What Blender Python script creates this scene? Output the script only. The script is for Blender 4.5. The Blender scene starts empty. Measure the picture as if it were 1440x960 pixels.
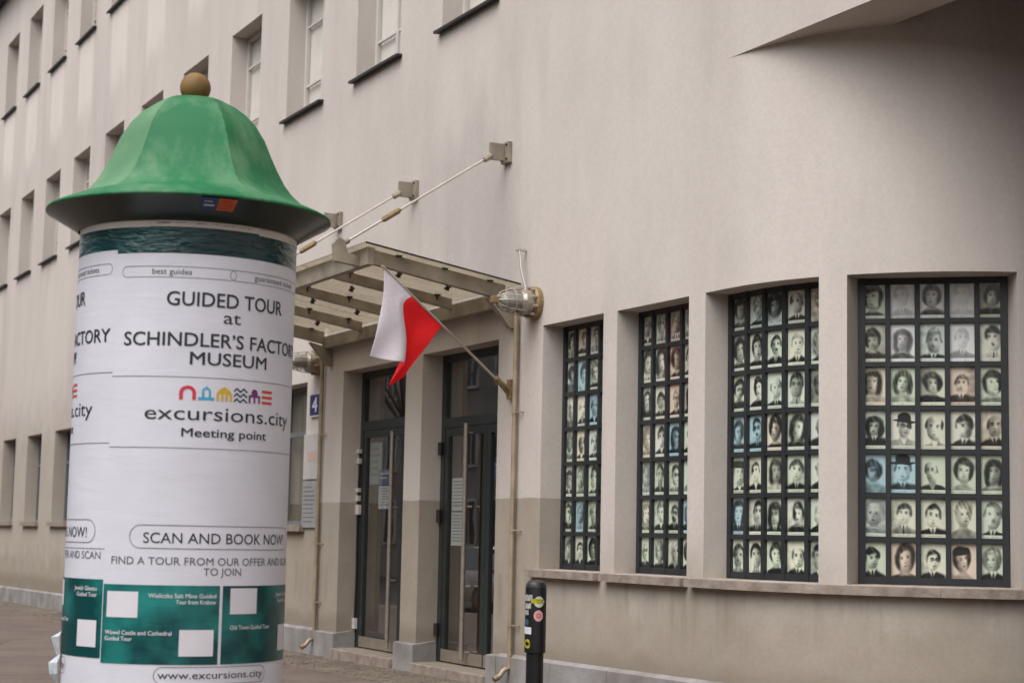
import bpy, bmesh, math, random
import numpy as np
from mathutils import Vector, Matrix
rnd = random.Random(7)
S = bpy.context.scene
COL = S.collection
R_ = math.radians

# ------------------------------------------------------------------ camera
cam = bpy.data.cameras.new('camera'); co = bpy.data.objects.new('camera', cam); COL.objects.link(co)
cam.sensor_width = 36; cam.lens = 36 * 2500 / 1440; cam.clip_start = .1; cam.clip_end = 2000
a0, pit, rol = R_(26.73), R_(6.225), R_(1.16)
fw = Vector((-math.cos(a0) * math.cos(pit), math.sin(a0) * math.cos(pit), math.sin(pit)))
r0 = Vector((math.sin(a0), math.cos(a0), 0)); u0 = r0.cross(fw)
rr = math.cos(rol) * r0 + math.sin(rol) * u0; uu = -math.sin(rol) * r0 + math.cos(rol) * u0
M = Matrix((rr, uu, -fw)).transposed().to_4x4(); M.translation = Vector((0, 0, 1.5)); co.matrix_world = M
cam.dof.use_dof = True; cam.dof.focus_distance = 14.0; cam.dof.aperture_fstop = 2.8
S.camera = co
# ------------------------------------------------------------------ world, sun, exposure
SUN_EL, SUN_AZ = R_(58), Vector((.45, -.893, 0))
w = bpy.data.worlds.new('World'); S.world = w; w.use_nodes = True
nt = w.node_tree; bg = nt.nodes['Background']
sky = nt.nodes.new('ShaderNodeTexSky'); sky.sky_type = 'NISHITA'; sky.sun_disc = False
sky.sun_elevation = SUN_EL; sky.sun_rotation = math.atan2(SUN_AZ.x, SUN_AZ.y)
sky.air_density = 1.2; sky.dust_density = 6; sky.ozone_density = 1
hs = nt.nodes.new('ShaderNodeHueSaturation'); hs.inputs['Saturation'].default_value = .22
nt.links.new(sky.outputs[0], hs.inputs['Color'])
tint = nt.nodes.new('ShaderNodeMix'); tint.data_type = 'RGBA'; tint.blend_type = 'MULTIPLY'; tint.inputs[0].default_value = 1
tint.inputs[7].default_value = (1.0, .995, 1.01, 1)
nt.links.new(hs.outputs[0], tint.inputs[6]); nt.links.new(tint.outputs[2], bg.inputs[0])
bg.inputs[1].default_value = .148
sl = bpy.data.lights.new('sun', 'SUN'); sl.energy = .65; sl.angle = R_(70); sl.color = (1, .98, .96)
so = bpy.data.objects.new('sun', sl); COL.objects.link(so)
sd = Vector((SUN_AZ.x * math.cos(SUN_EL), SUN_AZ.y * math.cos(SUN_EL), math.sin(SUN_EL)))
so.rotation_euler = sd.to_track_quat('Z', 'Y').to_euler(); so.location = (0, -5, 20)
S.view_settings.view_transform = 'Standard'; S.view_settings.look = 'None'; S.view_settings.gamma = 1
S.view_settings.exposure = 0.5
S.cycles.max_bounces = 8; S.cycles.transparent_max_bounces = 16
S.cycles.use_denoising = True
S.cycles.caustics_reflective = False; S.cycles.caustics_refractive = False

# ------------------------------------------------------------------ helpers
def srgb(r, g, b):
    f = lambda c: (c / 255 / 12.92) if c <= 10 else ((c / 255 + .055) / 1.055) ** 2.4
    return (f(r), f(g), f(b), 1)
def N(nt, t, **k):
    n = nt.nodes.new(t)
    for a, b in k.items(): setattr(n, a, b)
    return n
def mat(name, col, rough=.7, metal=0, var=.06, scale=6, bump=.0, bscale=60, coat=0, col2=None, stretch=(1, 1, 1), spec=.5, detail=5):
    m = bpy.data.materials.new(name); m.use_nodes = True; t = m.node_tree; p = t.nodes['Principled BSDF']
    p.inputs['Roughness'].default_value = rough; p.inputs['Metallic'].default_value = metal
    p.inputs['Coat Weight'].default_value = coat; p.inputs['Specular IOR Level'].default_value = spec
    tc = N(t, 'ShaderNodeTexCoord'); mp = N(t, 'ShaderNodeMapping'); mp.inputs['Scale'].default_value = stretch
    t.links.new(tc.outputs['Object'], mp.inputs[0])
    no = N(t, 'ShaderNodeTexNoise'); no.inputs['Scale'].default_value = scale; no.inputs['Detail'].default_value = detail
    t.links.new(mp.outputs[0], no.inputs['Vector'])
    mx = N(t, 'ShaderNodeMix', data_type='RGBA')
    c2 = col2 if col2 else tuple(c * (1 - 2.2 * var) for c in col[:3]) + (1,)
    c1 = col if col2 else tuple(min(1, c * (1 + var)) for c in col[:3]) + (1,)
    mx.inputs[6].default_value = c1; mx.inputs[7].default_value = c2
    rp = N(t, 'ShaderNodeMapRange'); rp.inputs[1].default_value = .3; rp.inputs[2].default_value = .7
    t.links.new(no.outputs[0], rp.inputs[0]); t.links.new(rp.outputs[0], mx.inputs[0]); t.links.new(mx.outputs[2], p.inputs['Base Color'])
    if bump:
        n2 = N(t, 'ShaderNodeTexNoise'); n2.inputs['Scale'].default_value = bscale; n2.inputs['Detail'].default_value = 4
        t.links.new(mp.outputs[0], n2.inputs['Vector'])
        b = N(t, 'ShaderNodeBump'); b.inputs['Strength'].default_value = bump; b.inputs['Distance'].default_value = .01
        t.links.new(n2.outputs[0], b.inputs['Height']); t.links.new(b.outputs[0], p.inputs['Normal'])
    return m
def glassmat(name, tintc=(.9, .95, .93, 1), refl=1.0, rough=.0, ior=1.5):
    m = bpy.data.materials.new(name); m.use_nodes = True; t = m.node_tree; t.nodes.remove(t.nodes['Principled BSDF'])
    o = t.nodes['Material Output']; tr = N(t, 'ShaderNodeBsdfTransparent'); tr.inputs[0].default_value = tintc
    gl = N(t, 'ShaderNodeBsdfGlossy'); gl.inputs['Roughness'].default_value = rough; gl.inputs[0].default_value = (1, 1, 1, 1)
    # Schlick reflectance of a thin sheet, the same from both sides
    ge = N(t, 'ShaderNodeNewGeometry'); dt = N(t, 'ShaderNodeVectorMath', operation='DOT_PRODUCT'); t.links.new(ge.outputs['Normal'], dt.inputs[0]); t.links.new(ge.outputs['Incoming'], dt.inputs[1])
    ab = N(t, 'ShaderNodeMath', operation='ABSOLUTE'); t.links.new(dt.outputs['Value'], ab.inputs[0])
    om = N(t, 'ShaderNodeMath', operation='SUBTRACT'); om.inputs[0].default_value = 1; t.links.new(ab.outputs[0], om.inputs[1])
    pw_ = N(t, 'ShaderNodeMath', operation='POWER'); pw_.inputs[1].default_value = 5; t.links.new(om.outputs[0], pw_.inputs[0])
    fr = N(t, 'ShaderNodeMath', operation='MULTIPLY_ADD'); fr.inputs[1].default_value = .92; fr.inputs[2].default_value = .075; t.links.new(pw_.outputs[0], fr.inputs[0])
    mu = N(t, 'ShaderNodeMath', operation='MULTIPLY'); mu.inputs[1].default_value = refl; mu.use_clamp = True
    tc = N(t, 'ShaderNodeTexCoord'); no = N(t, 'ShaderNodeTexNoise'); no.inputs['Scale'].default_value = 1.3
    b = N(t, 'ShaderNodeBump'); b.inputs['Strength'].default_value = .03; b.inputs['Distance'].default_value = .02
    t.links.new(tc.outputs['Object'], no.inputs['Vector']); t.links.new(no.outputs[0], b.inputs['Height']); t.links.new(b.outputs[0], gl.inputs['Normal'])
    mx = N(t, 'ShaderNodeMixShader')
    t.links.new(fr.outputs[0], mu.inputs[0]); t.links.new(mu.outputs[0], mx.inputs[0]); t.links.new(tr.outputs[0], mx.inputs[1]); t.links.new(gl.outputs[0], mx.inputs[2])
    t.links.new(mx.outputs[0], o.inputs[0]); return m
def DIRTY(m):      # a film of dust that scatters light through the sheet
    t = m.node_tree; o = t.nodes['Material Output']; src = o.inputs[0].links[0].from_socket
    tl = N(t, 'ShaderNodeBsdfTranslucent'); tl.inputs[0].default_value = srgb(182, 174, 160)
    tc = N(t, 'ShaderNodeTexCoord'); no = N(t, 'ShaderNodeTexNoise'); no.inputs['Scale'].default_value = 2.5; no.inputs['Detail'].default_value = 6; t.links.new(tc.outputs['Object'], no.inputs['Vector'])
    r = N(t, 'ShaderNodeMapRange'); r.inputs[1].default_value = .35; r.inputs[2].default_value = .7; r.inputs[3].default_value = .25; r.inputs[4].default_value = .6; t.links.new(no.outputs[0], r.inputs[0])
    mx = N(t, 'ShaderNodeMixShader'); t.links.new(r.outputs[0], mx.inputs[0]); t.links.new(src, mx.inputs[1]); t.links.new(tl.outputs[0], mx.inputs[2]); t.links.new(mx.outputs[0], o.inputs[0])
def link(name, me, m=None, parent=None):
    o = bpy.data.objects.new(name, me); COL.objects.link(o)
    if m is not None and not me.materials:
        for q in (m if isinstance(m, (list, tuple)) else [m]): me.materials.append(q)
    if parent is not None: o.parent = parent
    return o
def tag(o, label=None, cat=None, group=None, kind=None):
    for k, v in (('label', label), ('category', cat), ('group', group), ('kind', kind)):
        if v: o[k] = v
    return o
def empty(name, loc, label, cat, group=None, rz=0):
    o = bpy.data.objects.new(name, None); COL.objects.link(o); o.location = loc; o.rotation_euler.z = rz; o.empty_display_size = .2
    return tag(o, label, cat, group)
class MB:
    """collects geometry in world coordinates for one mesh object"""
    def __init__(s): s.v = []; s.f = []; s.mi = []
    def add(s, vs, fs, mi=0):
        b = len(s.v); s.v += [tuple(v) for v in vs]; s.f += [tuple(b + i for i in f) for f in fs]; s.mi += [mi] * len(fs); return s
    def box(s, a, b, mi=0):
        (x0, y0, z0), (x1, y1, z1) = a, b
        return s.add([(x0, y0, z0), (x1, y0, z0), (x1, y1, z0), (x0, y1, z0), (x0, y0, z1), (x1, y0, z1), (x1, y1, z1), (x0, y1, z1)],
                     [(0, 3, 2, 1), (4, 5, 6, 7), (0, 1, 5, 4), (1, 2, 6, 5), (2, 3, 7, 6), (3, 0, 4, 7)], mi)
    def hexa(s, p, mi=0):   # eight points: bottom loop then top loop
        return s.add(p, [(0, 3, 2, 1), (4, 5, 6, 7), (0, 1, 5, 4), (1, 2, 6, 5), (2, 3, 7, 6), (3, 0, 4, 7)], mi)
    def bar(s, a, b, wd, h=None, up=(0, 0, 1), mi=0):
        a, b = Vector(a), Vector(b); d = (b - a).normalized(); up = Vector(up)
        sx = d.cross(up).normalized() * wd / 2; sz = sx.normalized().cross(d).normalized() * (h or wd) / 2
        return s.hexa([a - sx - sz, a + sx - sz, a + sx + sz, a - sx + sz, b - sx - sz, b + sx - sz, b + sx + sz, b - sx + sz], mi)
    def tube(s, pts, rad, n=10, mi=0, cap=True):
        pts = [Vector(p) for p in pts]; rads = rad if isinstance(rad, (list, tuple)) else [rad] * len(pts)
        base = len(s.v); prev = None
        for i, p in enumerate(pts):
            d = (pts[min(i + 1, len(pts) - 1)] - pts[max(i - 1, 0)]).normalized()
            if prev is None:
                up = Vector((0, 0, 1)) if abs(d.z) < .9 else Vector((1, 0, 0)); sx = d.cross(up).normalized()
            else: sx = (prev - d * prev.dot(d)).normalized()
            prev = sx; sy = d.cross(sx)
            for k in range(n):
                a = 2 * math.pi * k / n; s.v.append(tuple(p + (sx * math.cos(a) + sy * math.sin(a)) * rads[i]))
        for i in range(len(pts) - 1):
            for k in range(n):
                k2 = (k + 1) % n; s.f.append((base + i * n + k, base + i * n + k2, base + (i + 1) * n + k2, base + (i + 1) * n + k)); s.mi.append(mi)
        if cap:
            s.f.append(tuple(base + k for k in range(n))[::-1]); s.mi.append(mi)
            s.f.append(tuple(base + (len(pts) - 1) * n + k for k in range(n))); s.mi.append(mi)
        return s
    def lathe(s, prof, c, n=48, mi=0, axis='z', cap=False):
        base = len(s.v)
        for (r, z) in prof:
            for k in range(n):
                a = 2 * math.pi * k / n
                if axis == 'z': s.v.append((c[0] + r * math.cos(a), c[1] + r * math.sin(a), c[2] + z))
                else: s.v.append((c[0] + r * math.cos(a), c[1] + z, c[2] + r * math.sin(a)))
        for i in range(len(prof) - 1):
            for k in range(n):
                k2 = (k + 1) % n; s.f.append((base + i * n + k, base + i * n + k2, base + (i + 1) * n + k2, base + (i + 1) * n + k)); s.mi.append(mi)
        if cap:
            s.f.append(tuple(base + k for k in range(n))[::-1]); s.mi.append(mi)
            s.f.append(tuple(base + (len(prof) - 1) * n + k for k in range(n))); s.mi.append(mi)
        return s
    def mesh(s, name, smooth=False, fix=True, origin=None, sharp=35):
        me = bpy.data.meshes.new(name); vs = s.v
        if origin is not None: vs = [(x - origin[0], y - origin[1], z - origin[2]) for x, y, z in vs]
        me.from_pydata(vs, [], s.f)
        me.polygons.foreach_set('material_index', s.mi)
        if fix or smooth:
            bm = bmesh.new(); bm.from_mesh(me)
            if fix: bmesh.ops.recalc_face_normals(bm, faces=bm.faces)
            if smooth:
                for f in bm.faces: f.smooth = True
                for e in bm.edges:
                    if len(e.link_faces) == 2 and e.calc_face_angle(0) > R_(sharp): e.smooth = False
            bm.to_mesh(me); bm.free()
        me.update(); return me
    def build(s, name, m, parent=None, smooth=False, fix=True, sharp=35, bevel=0):
        o = link(name, s.mesh(name, smooth, fix, sharp=sharp), m)
        if parent is not None:
            o.parent = parent; o.matrix_parent_inverse = Matrix.Translation(-parent.location) if parent.parent is None else Matrix.Identity(4)
            if parent.parent is not None: o.matrix_parent_inverse = parent_world(parent).inverted()
        if bevel:
            b = o.modifiers.new('bevel', 'BEVEL'); b.width = bevel; b.segments = 2; b.limit_method = 'ANGLE'
        return o
def parent_world(p):
    m = Matrix.Translation(p.location) @ p.rotation_euler.to_matrix().to_4x4()
    if p.parent: m = parent_world(p.parent) @ p.matrix_parent_inverse @ m
    return m
def ptcopy(o, parent, label=None):
    c = o.copy(); COL.objects.link(c); c.parent = parent
    if label: c['label'] = label
    return c

def gz(x): return .0075 * (x + 17)          # the street falls gently to the left
P = 8.05                                    # plane of the facade

# ------------------------------------------------------------------ materials
def plaster_mat():
    m = bpy.data.materials.new('painted_plaster'); m.use_nodes = True; t = m.node_tree; p = t.nodes['Principled BSDF']
    p.inputs['Roughness'].default_value = .92; p.inputs['Specular IOR Level'].default_value = .2
    L = t.links.new
    g = N(t, 'ShaderNodeNewGeometry'); sp = N(t, 'ShaderNodeSeparateXYZ'); L(g.outputs['Position'], sp.inputs[0])
    up = N(t, 'ShaderNodeMix', data_type='RGBA'); up.inputs[6].default_value = srgb(195, 186, 179); up.inputs[7].default_value = srgb(203, 195, 187)
    lo = N(t, 'ShaderNodeMix', data_type='RGBA'); lo.inputs[6].default_value = srgb(157, 147, 134); lo.inputs[7].default_value = srgb(167, 157, 143)
    mp = N(t, 'ShaderNodeMapping'); mp.inputs['Scale'].default_value = (.8, .8, .26); L(g.outputs['Position'], mp.inputs[0])
    n1 = N(t, 'ShaderNodeTexNoise'); n1.inputs['Scale'].default_value = 1.15; n1.inputs['Detail'].default_value = 6; n1.inputs['Roughness'].default_value = .6; L(mp.outputs[0], n1.inputs['Vector'])
    r1 = N(t, 'ShaderNodeMapRange'); r1.inputs[1].default_value = .35; r1.inputs[2].default_value = .65; L(n1.outputs[0], r1.inputs[0])
    n2 = N(t, 'ShaderNodeTexNoise'); n2.inputs['Scale'].default_value = 2.2; n2.inputs['Detail'].default_value = 8; L(g.outputs['Position'], n2.inputs['Vector'])
    r2 = N(t, 'ShaderNodeMapRange'); r2.inputs[1].default_value = .3; r2.inputs[2].default_value = .7; L(n2.outputs[0], r2.inputs[0])
    L(r1.outputs[0], up.inputs[0]); L(r2.outputs[0], lo.inputs[0])
    # painted-over band below 1.87 m by the doors; soft darker tone low down elsewhere (edge slightly wavy)
    def less(sock, v, edge):
        a = N(t, 'ShaderNodeMapRange', interpolation_type='SMOOTHSTEP'); a.inputs[1].default_value = v - edge; a.inputs[2].default_value = v + edge
        a.inputs[3].default_value = 1; a.inputs[4].default_value = 0; L(sock, a.inputs[0]); return a.outputs[0]
    def mth(op, a, b):
        q = N(t, 'ShaderNodeMath', operation=op)
        for i, z in enumerate((a, b)):
            if isinstance(z, (int, float)): q.inputs[i].default_value = z
            else: L(z, q.inputs[i])
        return q.outputs[0]
    nz = mth('MULTIPLY', mth('SUBTRACT', n2.outputs[0], .5), .03); z = mth('ADD', sp.outputs['Z'], nz)
    bandA = mth('MULTIPLY', mth('MULTIPLY', less(z, 1.87, .006), less(sp.outputs['X'], -15.0, .35)), mth('SUBTRACT', 1, less(sp.outputs['X'], -24.5, .5)))
    bandC = mth('MULTIPLY', mth('MULTIPLY', less(mth('ADD', sp.outputs['Z'], n2.outputs[0]), 4.3, .9), less(sp.outputs['X'], -24.0, 1.5)), .7)
    bandB = less(mth('ADD', sp.outputs['Z'], mth('MULTIPLY', mth('SUBTRACT', n2.outputs[0], .5), .8)), 1.15, .6)
    band = mth('MAXIMUM', mth('MAXIMUM', bandA, bandB), bandC)
    mx = N(t, 'ShaderNodeMix', data_type='RGBA'); L(band, mx.inputs[0]); L(up.outputs[2], mx.inputs[6]); L(lo.outputs[2], mx.inputs[7])
    # grime patches: grey rain streaks with a shape of their own
    mp3 = N(t, 'ShaderNodeMapping'); mp3.inputs['Scale'].default_value = (1.6, 1.6, .35); mp3.inputs['Location'].default_value = (3.1, 0, 1.4); L(g.outputs['Position'], mp3.inputs[0])
    n3 = N(t, 'ShaderNodeTexNoise'); n3.inputs['Scale'].default_value = .9; n3.inputs['Detail'].default_value = 7; n3.inputs['Distortion'].default_value = .4; L(mp3.outputs[0], n3.inputs['Vector'])
    r3 = N(t, 'ShaderNodeMapRange'); r3.inputs[1].default_value = .53; r3.inputs[2].default_value = .70; r3.inputs[4].default_value = .34; L(n3.outputs[0], r3.inputs[0])
    gm = N(t, 'ShaderNodeMix', data_type='RGBA'); L(r3.outputs[0], gm.inputs[0]); L(mx.outputs[2], gm.inputs[6]); gm.inputs[7].default_value = srgb(172, 165, 160)
    # pale repaired patches below the upper windows and a grey weather stain above the canopy
    fr_ = mth('FRACT', mth('DIVIDE', mth('ADD', sp.outputs['X'], 17.9 + 2.605 * 20), 2.605), 0)
    inx = mth('MULTIPLY', less(fr_, .50, .03), mth('SUBTRACT', 1, less(fr_, .05, .03)))
    inz = mth('MULTIPLY', less(mth('ADD', sp.outputs['Z'], mth('MULTIPLY', n2.outputs[0], .9)), 11.8, .1), mth('SUBTRACT', 1, less(mth('ADD', sp.outputs['Z'], mth('MULTIPLY', n3.outputs[0], 1.6)), 10.7, .35)))
    pm = mth('MULTIPLY', mth('MULTIPLY', inx, inz), .55)
    g1 = N(t, 'ShaderNodeMix', data_type='RGBA'); L(pm, g1.inputs[0]); L(gm.outputs[2], g1.inputs[6]); g1.inputs[7].default_value = srgb(224, 216, 208)
    dv = N(t, 'ShaderNodeVectorMath', operation='DISTANCE'); mps = N(t, 'ShaderNodeMapping'); mps.inputs['Scale'].default_value = (1, 1, .8); L(g.outputs['Position'], mps.inputs[0]); L(mps.outputs[0], dv.inputs[0]); dv.inputs[1].default_value = (-16.9, 8.05, 4.9 * .8)
    st_ = mth('MULTIPLY', less(mth('ADD', dv.outputs['Value'], mth('MULTIPLY', mth('SUBTRACT', n1.outputs[0], .5), 3.2)), 1.0, .55), .5)
    g2 = N(t, 'ShaderNodeMix', data_type='RGBA'); L(st_, g2.inputs[0]); L(g1.outputs[2], g2.inputs[6]); g2.inputs[7].default_value = srgb(166, 158, 154)
    # thin runs of dirt below the stone sills and dark splash above the plinth
    mp7 = N(t, 'ShaderNodeMapping'); mp7.inputs['Scale'].default_value = (7, 7, .7); L(g.outputs['Position'], mp7.inputs[0])
    n7 = N(t, 'ShaderNodeTexNoise'); n7.inputs['Scale'].default_value = 1; n7.inputs['Detail'].default_value = 4; L(mp7.outputs[0], n7.inputs['Vector'])
    r7 = N(t, 'ShaderNodeMapRange'); r7.inputs[1].default_value = .52; r7.inputs[2].default_value = .72; L(n7.outputs[0], r7.inputs[0])
    zb_ = mth('MULTIPLY', less(sp.outputs['Z'], 1.12, .02), mth('SUBTRACT', 1, less(mth('ADD', sp.outputs['Z'], mth('MULTIPLY', n2.outputs[0], .6)), .95, .3)))
    spl = mth('MULTIPLY', less(mth('SUBTRACT', sp.outputs['Z'], mth('MULTIPLY', n2.outputs[0], .35)), .28, .12), .45)
    dm = mth('MAXIMUM', mth('MULTIPLY', mth('MULTIPLY', r7.outputs[0], zb_), .32), spl)
    g3 = N(t, 'ShaderNodeMix', data_type='RGBA'); L(dm, g3.inputs[0]); L(g2.outputs[2], g3.inputs[6]); g3.inputs[7].default_value = srgb(112, 100, 86)
    gm = g3
    # fine speckle
    n5 = N(t, 'ShaderNodeTexNoise'); n5.inputs['Scale'].default_value = 28; n5.inputs['Detail'].default_value = 5; L(g.outputs['Position'], n5.inputs['Vector'])
    r5 = N(t, 'ShaderNodeMapRange'); r5.inputs[1].default_value = .3; r5.inputs[2].default_value = .7; r5.inputs[3].default_value = .95; r5.inputs[4].default_value = 1.03; L(n5.outputs[0], r5.inputs[0])
    ms = N(t, 'ShaderNodeMix', data_type='RGBA', blend_type='MULTIPLY'); ms.inputs[0].default_value = 1; L(gm.outputs[2], ms.inputs[6]); L(r5.outputs[0], ms.inputs[7])
    L(ms.outputs[2], p.inputs['Base Color'])
    n4 = N(t, 'ShaderNodeTexNoise'); n4.inputs['Scale'].default_value = 55; n4.inputs['Detail'].default_value = 6; L(g.outputs['Position'], n4.inputs['Vector'])
    b = N(t, 'ShaderNodeBump'); b.inputs['Strength'].default_value = .22; b.inputs['Distance'].default_value = .006; L(n4.outputs[0], b.inputs['Height'])
    n6 = N(t, 'ShaderNodeTexNoise'); n6.inputs['Scale'].default_value = 1.7; n6.inputs['Detail'].default_value = 3; L(g.outputs['Position'], n6.inputs['Vector'])
    b2 = N(t, 'ShaderNodeBump'); b2.inputs['Strength'].default_value = .22; b2.inputs['Distance'].default_value = .03; L(n6.outputs[0], b2.inputs['Height']); L(b.outputs[0], b2.inputs['Normal'])
    L(b2.outputs[0], p.inputs['Normal'])
    return m
m_plaster = plaster_mat()
m_frame = mat('dark_steel_frame', srgb(40, 44, 47), .45, var=.1, scale=9)
m_doorframe = mat('green_grey_door_paint', srgb(42, 49, 49), .4, var=.12, scale=5)
m_white = mat('white_window_paint', srgb(205, 200, 194), .5, var=.05)
m_curtain = mat('pale_blind', srgb(226, 220, 214), .9, var=.05, scale=2)
m_darksill = mat('dark_sheet_metal', srgb(45, 38, 36), .5, metal=.3, var=.1)
m_sill = mat('worn_stone_sill', srgb(150, 137, 126), .85, var=.16, scale=9, bump=.5, bscale=40)
m_stone = mat('grey_plinth_stone', srgb(158, 155, 155), .8, col2=srgb(120, 114, 108), scale=2.6, detail=9, bump=.4, bscale=30)
m_steel = mat('brushed_steel', srgb(172, 160, 146), .4, metal=.6, var=.08, scale=14)
m_beam = mat('beige_painted_steel', srgb(150, 140, 124), .5, var=.16, scale=5, bump=.1)
m_rod = mat('stainless_rod', srgb(205, 198, 190), .3, metal=.85, var=.05)
m_dark = mat('dark_fitting', srgb(52, 44, 38), .5, metal=.4)
m_brass = mat('old_brass', srgb(146, 124, 88), .5, metal=.4, var=.15, scale=20)
m_pipe = mat('beige_bronze_pipe', srgb(166, 150, 126), .45, metal=.25, var=.12, scale=6)
m_canglass = glassmat('canopy_glass', (.80, .78, .72, 1), 1.0, .05)
DIRTY(m_canglass)
m_glass = glassmat('window_glass', (.86, .89, .87, 1), 1.5)
m_doorglass = glassmat('door_glass', (.86, .88, .85, 1), 2.3)
m_clear = glassmat('clear_window_glass', (.97, .98, .97, 1), 1.0)
m_photoglass = glassmat('picture_glass', (.985, .995, .985, 1), .8, .02)
m_room = mat('dark_interior_wall', srgb(150, 130, 110), .9, var=.1, scale=2)
m_ceiling = mat('passage_ceiling', srgb(46, 38, 32), .95, var=.12, scale=2)
m_black = mat('black_powder_coat', srgb(22, 23, 25), .4, var=.15, scale=10)
m_paper = mat('white_paper_sheet', srgb(215, 218, 224), .6, var=.04)

# ------------------------------------------------------------------ ground
g = MB(); n = 60
xs = [-400, -200, -100] + [-60 + i for i in range(0, 90, 5)] + [60, 150, 400]
ys = [-400, -100, -40, -16, -3.0, 4.9, 40, 400]
for i in range(len(xs) - 1):
    for j in range(len(ys) - 1):
        q = [(xs[i], ys[j]), (xs[i + 1], ys[j]), (xs[i + 1], ys[j + 1]), (xs[i], ys[j + 1])]
        g.add([(x, y, gz(max(-80, min(20, x))) - .13) for x, y in q], [(0, 1, 2, 3)])
m_road = mat('asphalt_road', srgb(70, 67, 66), .9, var=.15, scale=3, bump=.6, bscale=80)
tag(g.build('ground', m_road, fix=False), kind='structure')
def cracks(m):
    t = m.node_tree; p = t.nodes['Principled BSDF']; L = t.links.new; old = p.inputs['Base Color'].links[0].from_socket
    g = N(t, 'ShaderNodeNewGeometry'); n = N(t, 'ShaderNodeTexNoise'); n.inputs['Scale'].default_value = 1.3; L(g.outputs['Position'], n.inputs['Vector'])
    ad = N(t, 'ShaderNodeVectorMath', operation='ADD'); sc_ = N(t, 'ShaderNodeVectorMath', operation='SCALE'); sc_.inputs['Scale'].default_value = .8; L(n.outputs['Color'], sc_.inputs[0]); L(g.outputs['Position'], ad.inputs[0]); L(sc_.outputs[0], ad.inputs[1])
    v = N(t, 'ShaderNodeTexVoronoi', feature='DISTANCE_TO_EDGE'); v.inputs['Scale'].default_value = .55; L(ad.outputs[0], v.inputs['Vector'])
    r = N(t, 'ShaderNodeMapRange'); r.inputs[1].default_value = .004; r.inputs[2].default_value = .02; r.inputs[3].default_value = .55; r.inputs[4].default_value = 0; L(v.outputs['Distance'], r.inputs[0])
    mx = N(t, 'ShaderNodeMix', data_type='RGBA'); L(r.outputs[0], mx.inputs[0]); L(old, mx.inputs[6]); mx.inputs[7].default_value = srgb(58, 50, 44)
    v2 = N(t, 'ShaderNodeTexVoronoi'); v2.inputs['Scale'].default_value = 9; L(g.outputs['Position'], v2.inputs['Vector'])
    r2 = N(t, 'ShaderNodeMapRange'); r2.inputs[1].default_value = .10; r2.inputs[2].default_value = .16; r2.inputs[3].default_value = .5; r2.inputs[4].default_value = 0; L(v2.outputs['Distance'], r2.inputs[0])
    m2 = N(t, 'ShaderNodeMix', data_type='RGBA'); L(r2.outputs[0], m2.inputs[0]); L(mx.outputs[2], m2.inputs[6]); m2.inputs[7].default_value = srgb(150, 136, 122); L(m2.outputs[2], p.inputs['Base Color'])
def pavemat():
    m = mat('reddish_worn_asphalt', srgb(110, 97, 88), .88, var=.12, scale=1.1, bump=.6, bscale=45, detail=9, col2=srgb(92, 80, 72)); return m
m_pave = pavemat(); cracks(m_pave)
g = MB(); xs = [-80 + 2 * i for i in range(51)]
for i in range(50):
    for (y0, y1) in ((.6, 7.05),):
        g.add([(xs[i], y0, gz(xs[i])), (xs[i + 1], y0, gz(xs[i + 1])), (xs[i + 1], y1, gz(xs[i + 1])), (xs[i], y1, gz(xs[i]))], [(0, 1, 2, 3)])
tag(g.build('pavement', m_pave, fix=False), kind='structure')
g = MB()
for i in range(50):
    x0, x1 = xs[i], xs[i] + 1.992
    z0, z1 = gz(x0), gz(x1)
    g.hexa([(x0, .4, z0 - .3), (x1, .4, z1 - .3), (x1, .597, z1 - .3), (x0, .597, z0 - .3), (x0, .4, z0 + .004), (x1, .4, z1 + .004), (x1, .597, z1 + .004), (x0, .597, z0 + .004)])
tag(g.build('kerb', m_stone), kind='structure')
# sett strip along the wall: rough stones on a sandy bed
m_bed = mat('sandy_joint', srgb(84, 75, 66), .95, var=.2, scale=8, bump=.7)
m_sett = mat('brown_setts', srgb(124, 112, 100), .85, col2=srgb(94, 84, 74), scale=2.3, bump=.7, bscale=50)
g = MB()
for i in range(50):
    g.add([(xs[i], 7.05, gz(xs[i]) - .012), (xs[i + 1], 7.05, gz(xs[i + 1]) - .012), (xs[i + 1], 8.6, gz(xs[i + 1]) - .012), (xs[i], 8.6, gz(xs[i]) - .012)], [(0, 1, 2, 3)])
g.add([(-12, 8.6, gz(-12) - .012), (8, 8.6, gz(8) - .012), (8, 40, gz(8) - .012), (-12, 40, gz(-12) - .012)], [(0, 1, 2, 3)])
strip = tag(g.build('verge_bed', m_bed, fix=False), kind='structure')
g = MB(); y = 7.06; row = 0
while y < 8.0:
    dy = rnd.uniform(.10, .17); x = -48 + rnd.random() * .1
    while x < -9.5:
        dx = rnd.uniform(.12, .30)
        if rnd.random() < .97:
            h = .001 + rnd.random() * .005; z = gz(x); t = .006
            a, b, c, d = (x + t, y + t), (x + dx - t, y + t), (x + dx - t, y + dy - t), (x + t, y + dy - t)
            i_ = .016
            g.add([(a[0], a[1], z - .05), (b[0], b[1], z - .05), (c[0], c[1], z - .05), (d[0], d[1], z - .05),
                   (a[0] + i_, a[1] + i_, z + h), (b[0] - i_, b[1] + i_, z + h + rnd.uniform(-.003, .003)), (c[0] - i_, c[1] - i_, z + h), (d[0] + i_, d[1] - i_, z + h + rnd.uniform(-.003, .003))],
                  [(4, 5, 6, 7), (0, 1, 5, 4), (1, 2, 6, 5), (2, 3, 7, 6), (3, 0, 4, 7)])
        x += dx
    y += dy
tag(g.build('cobbles', m_sett), 'small uneven brown stone setts laid along the foot of the museum wall', None, kind='stuff')

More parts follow.
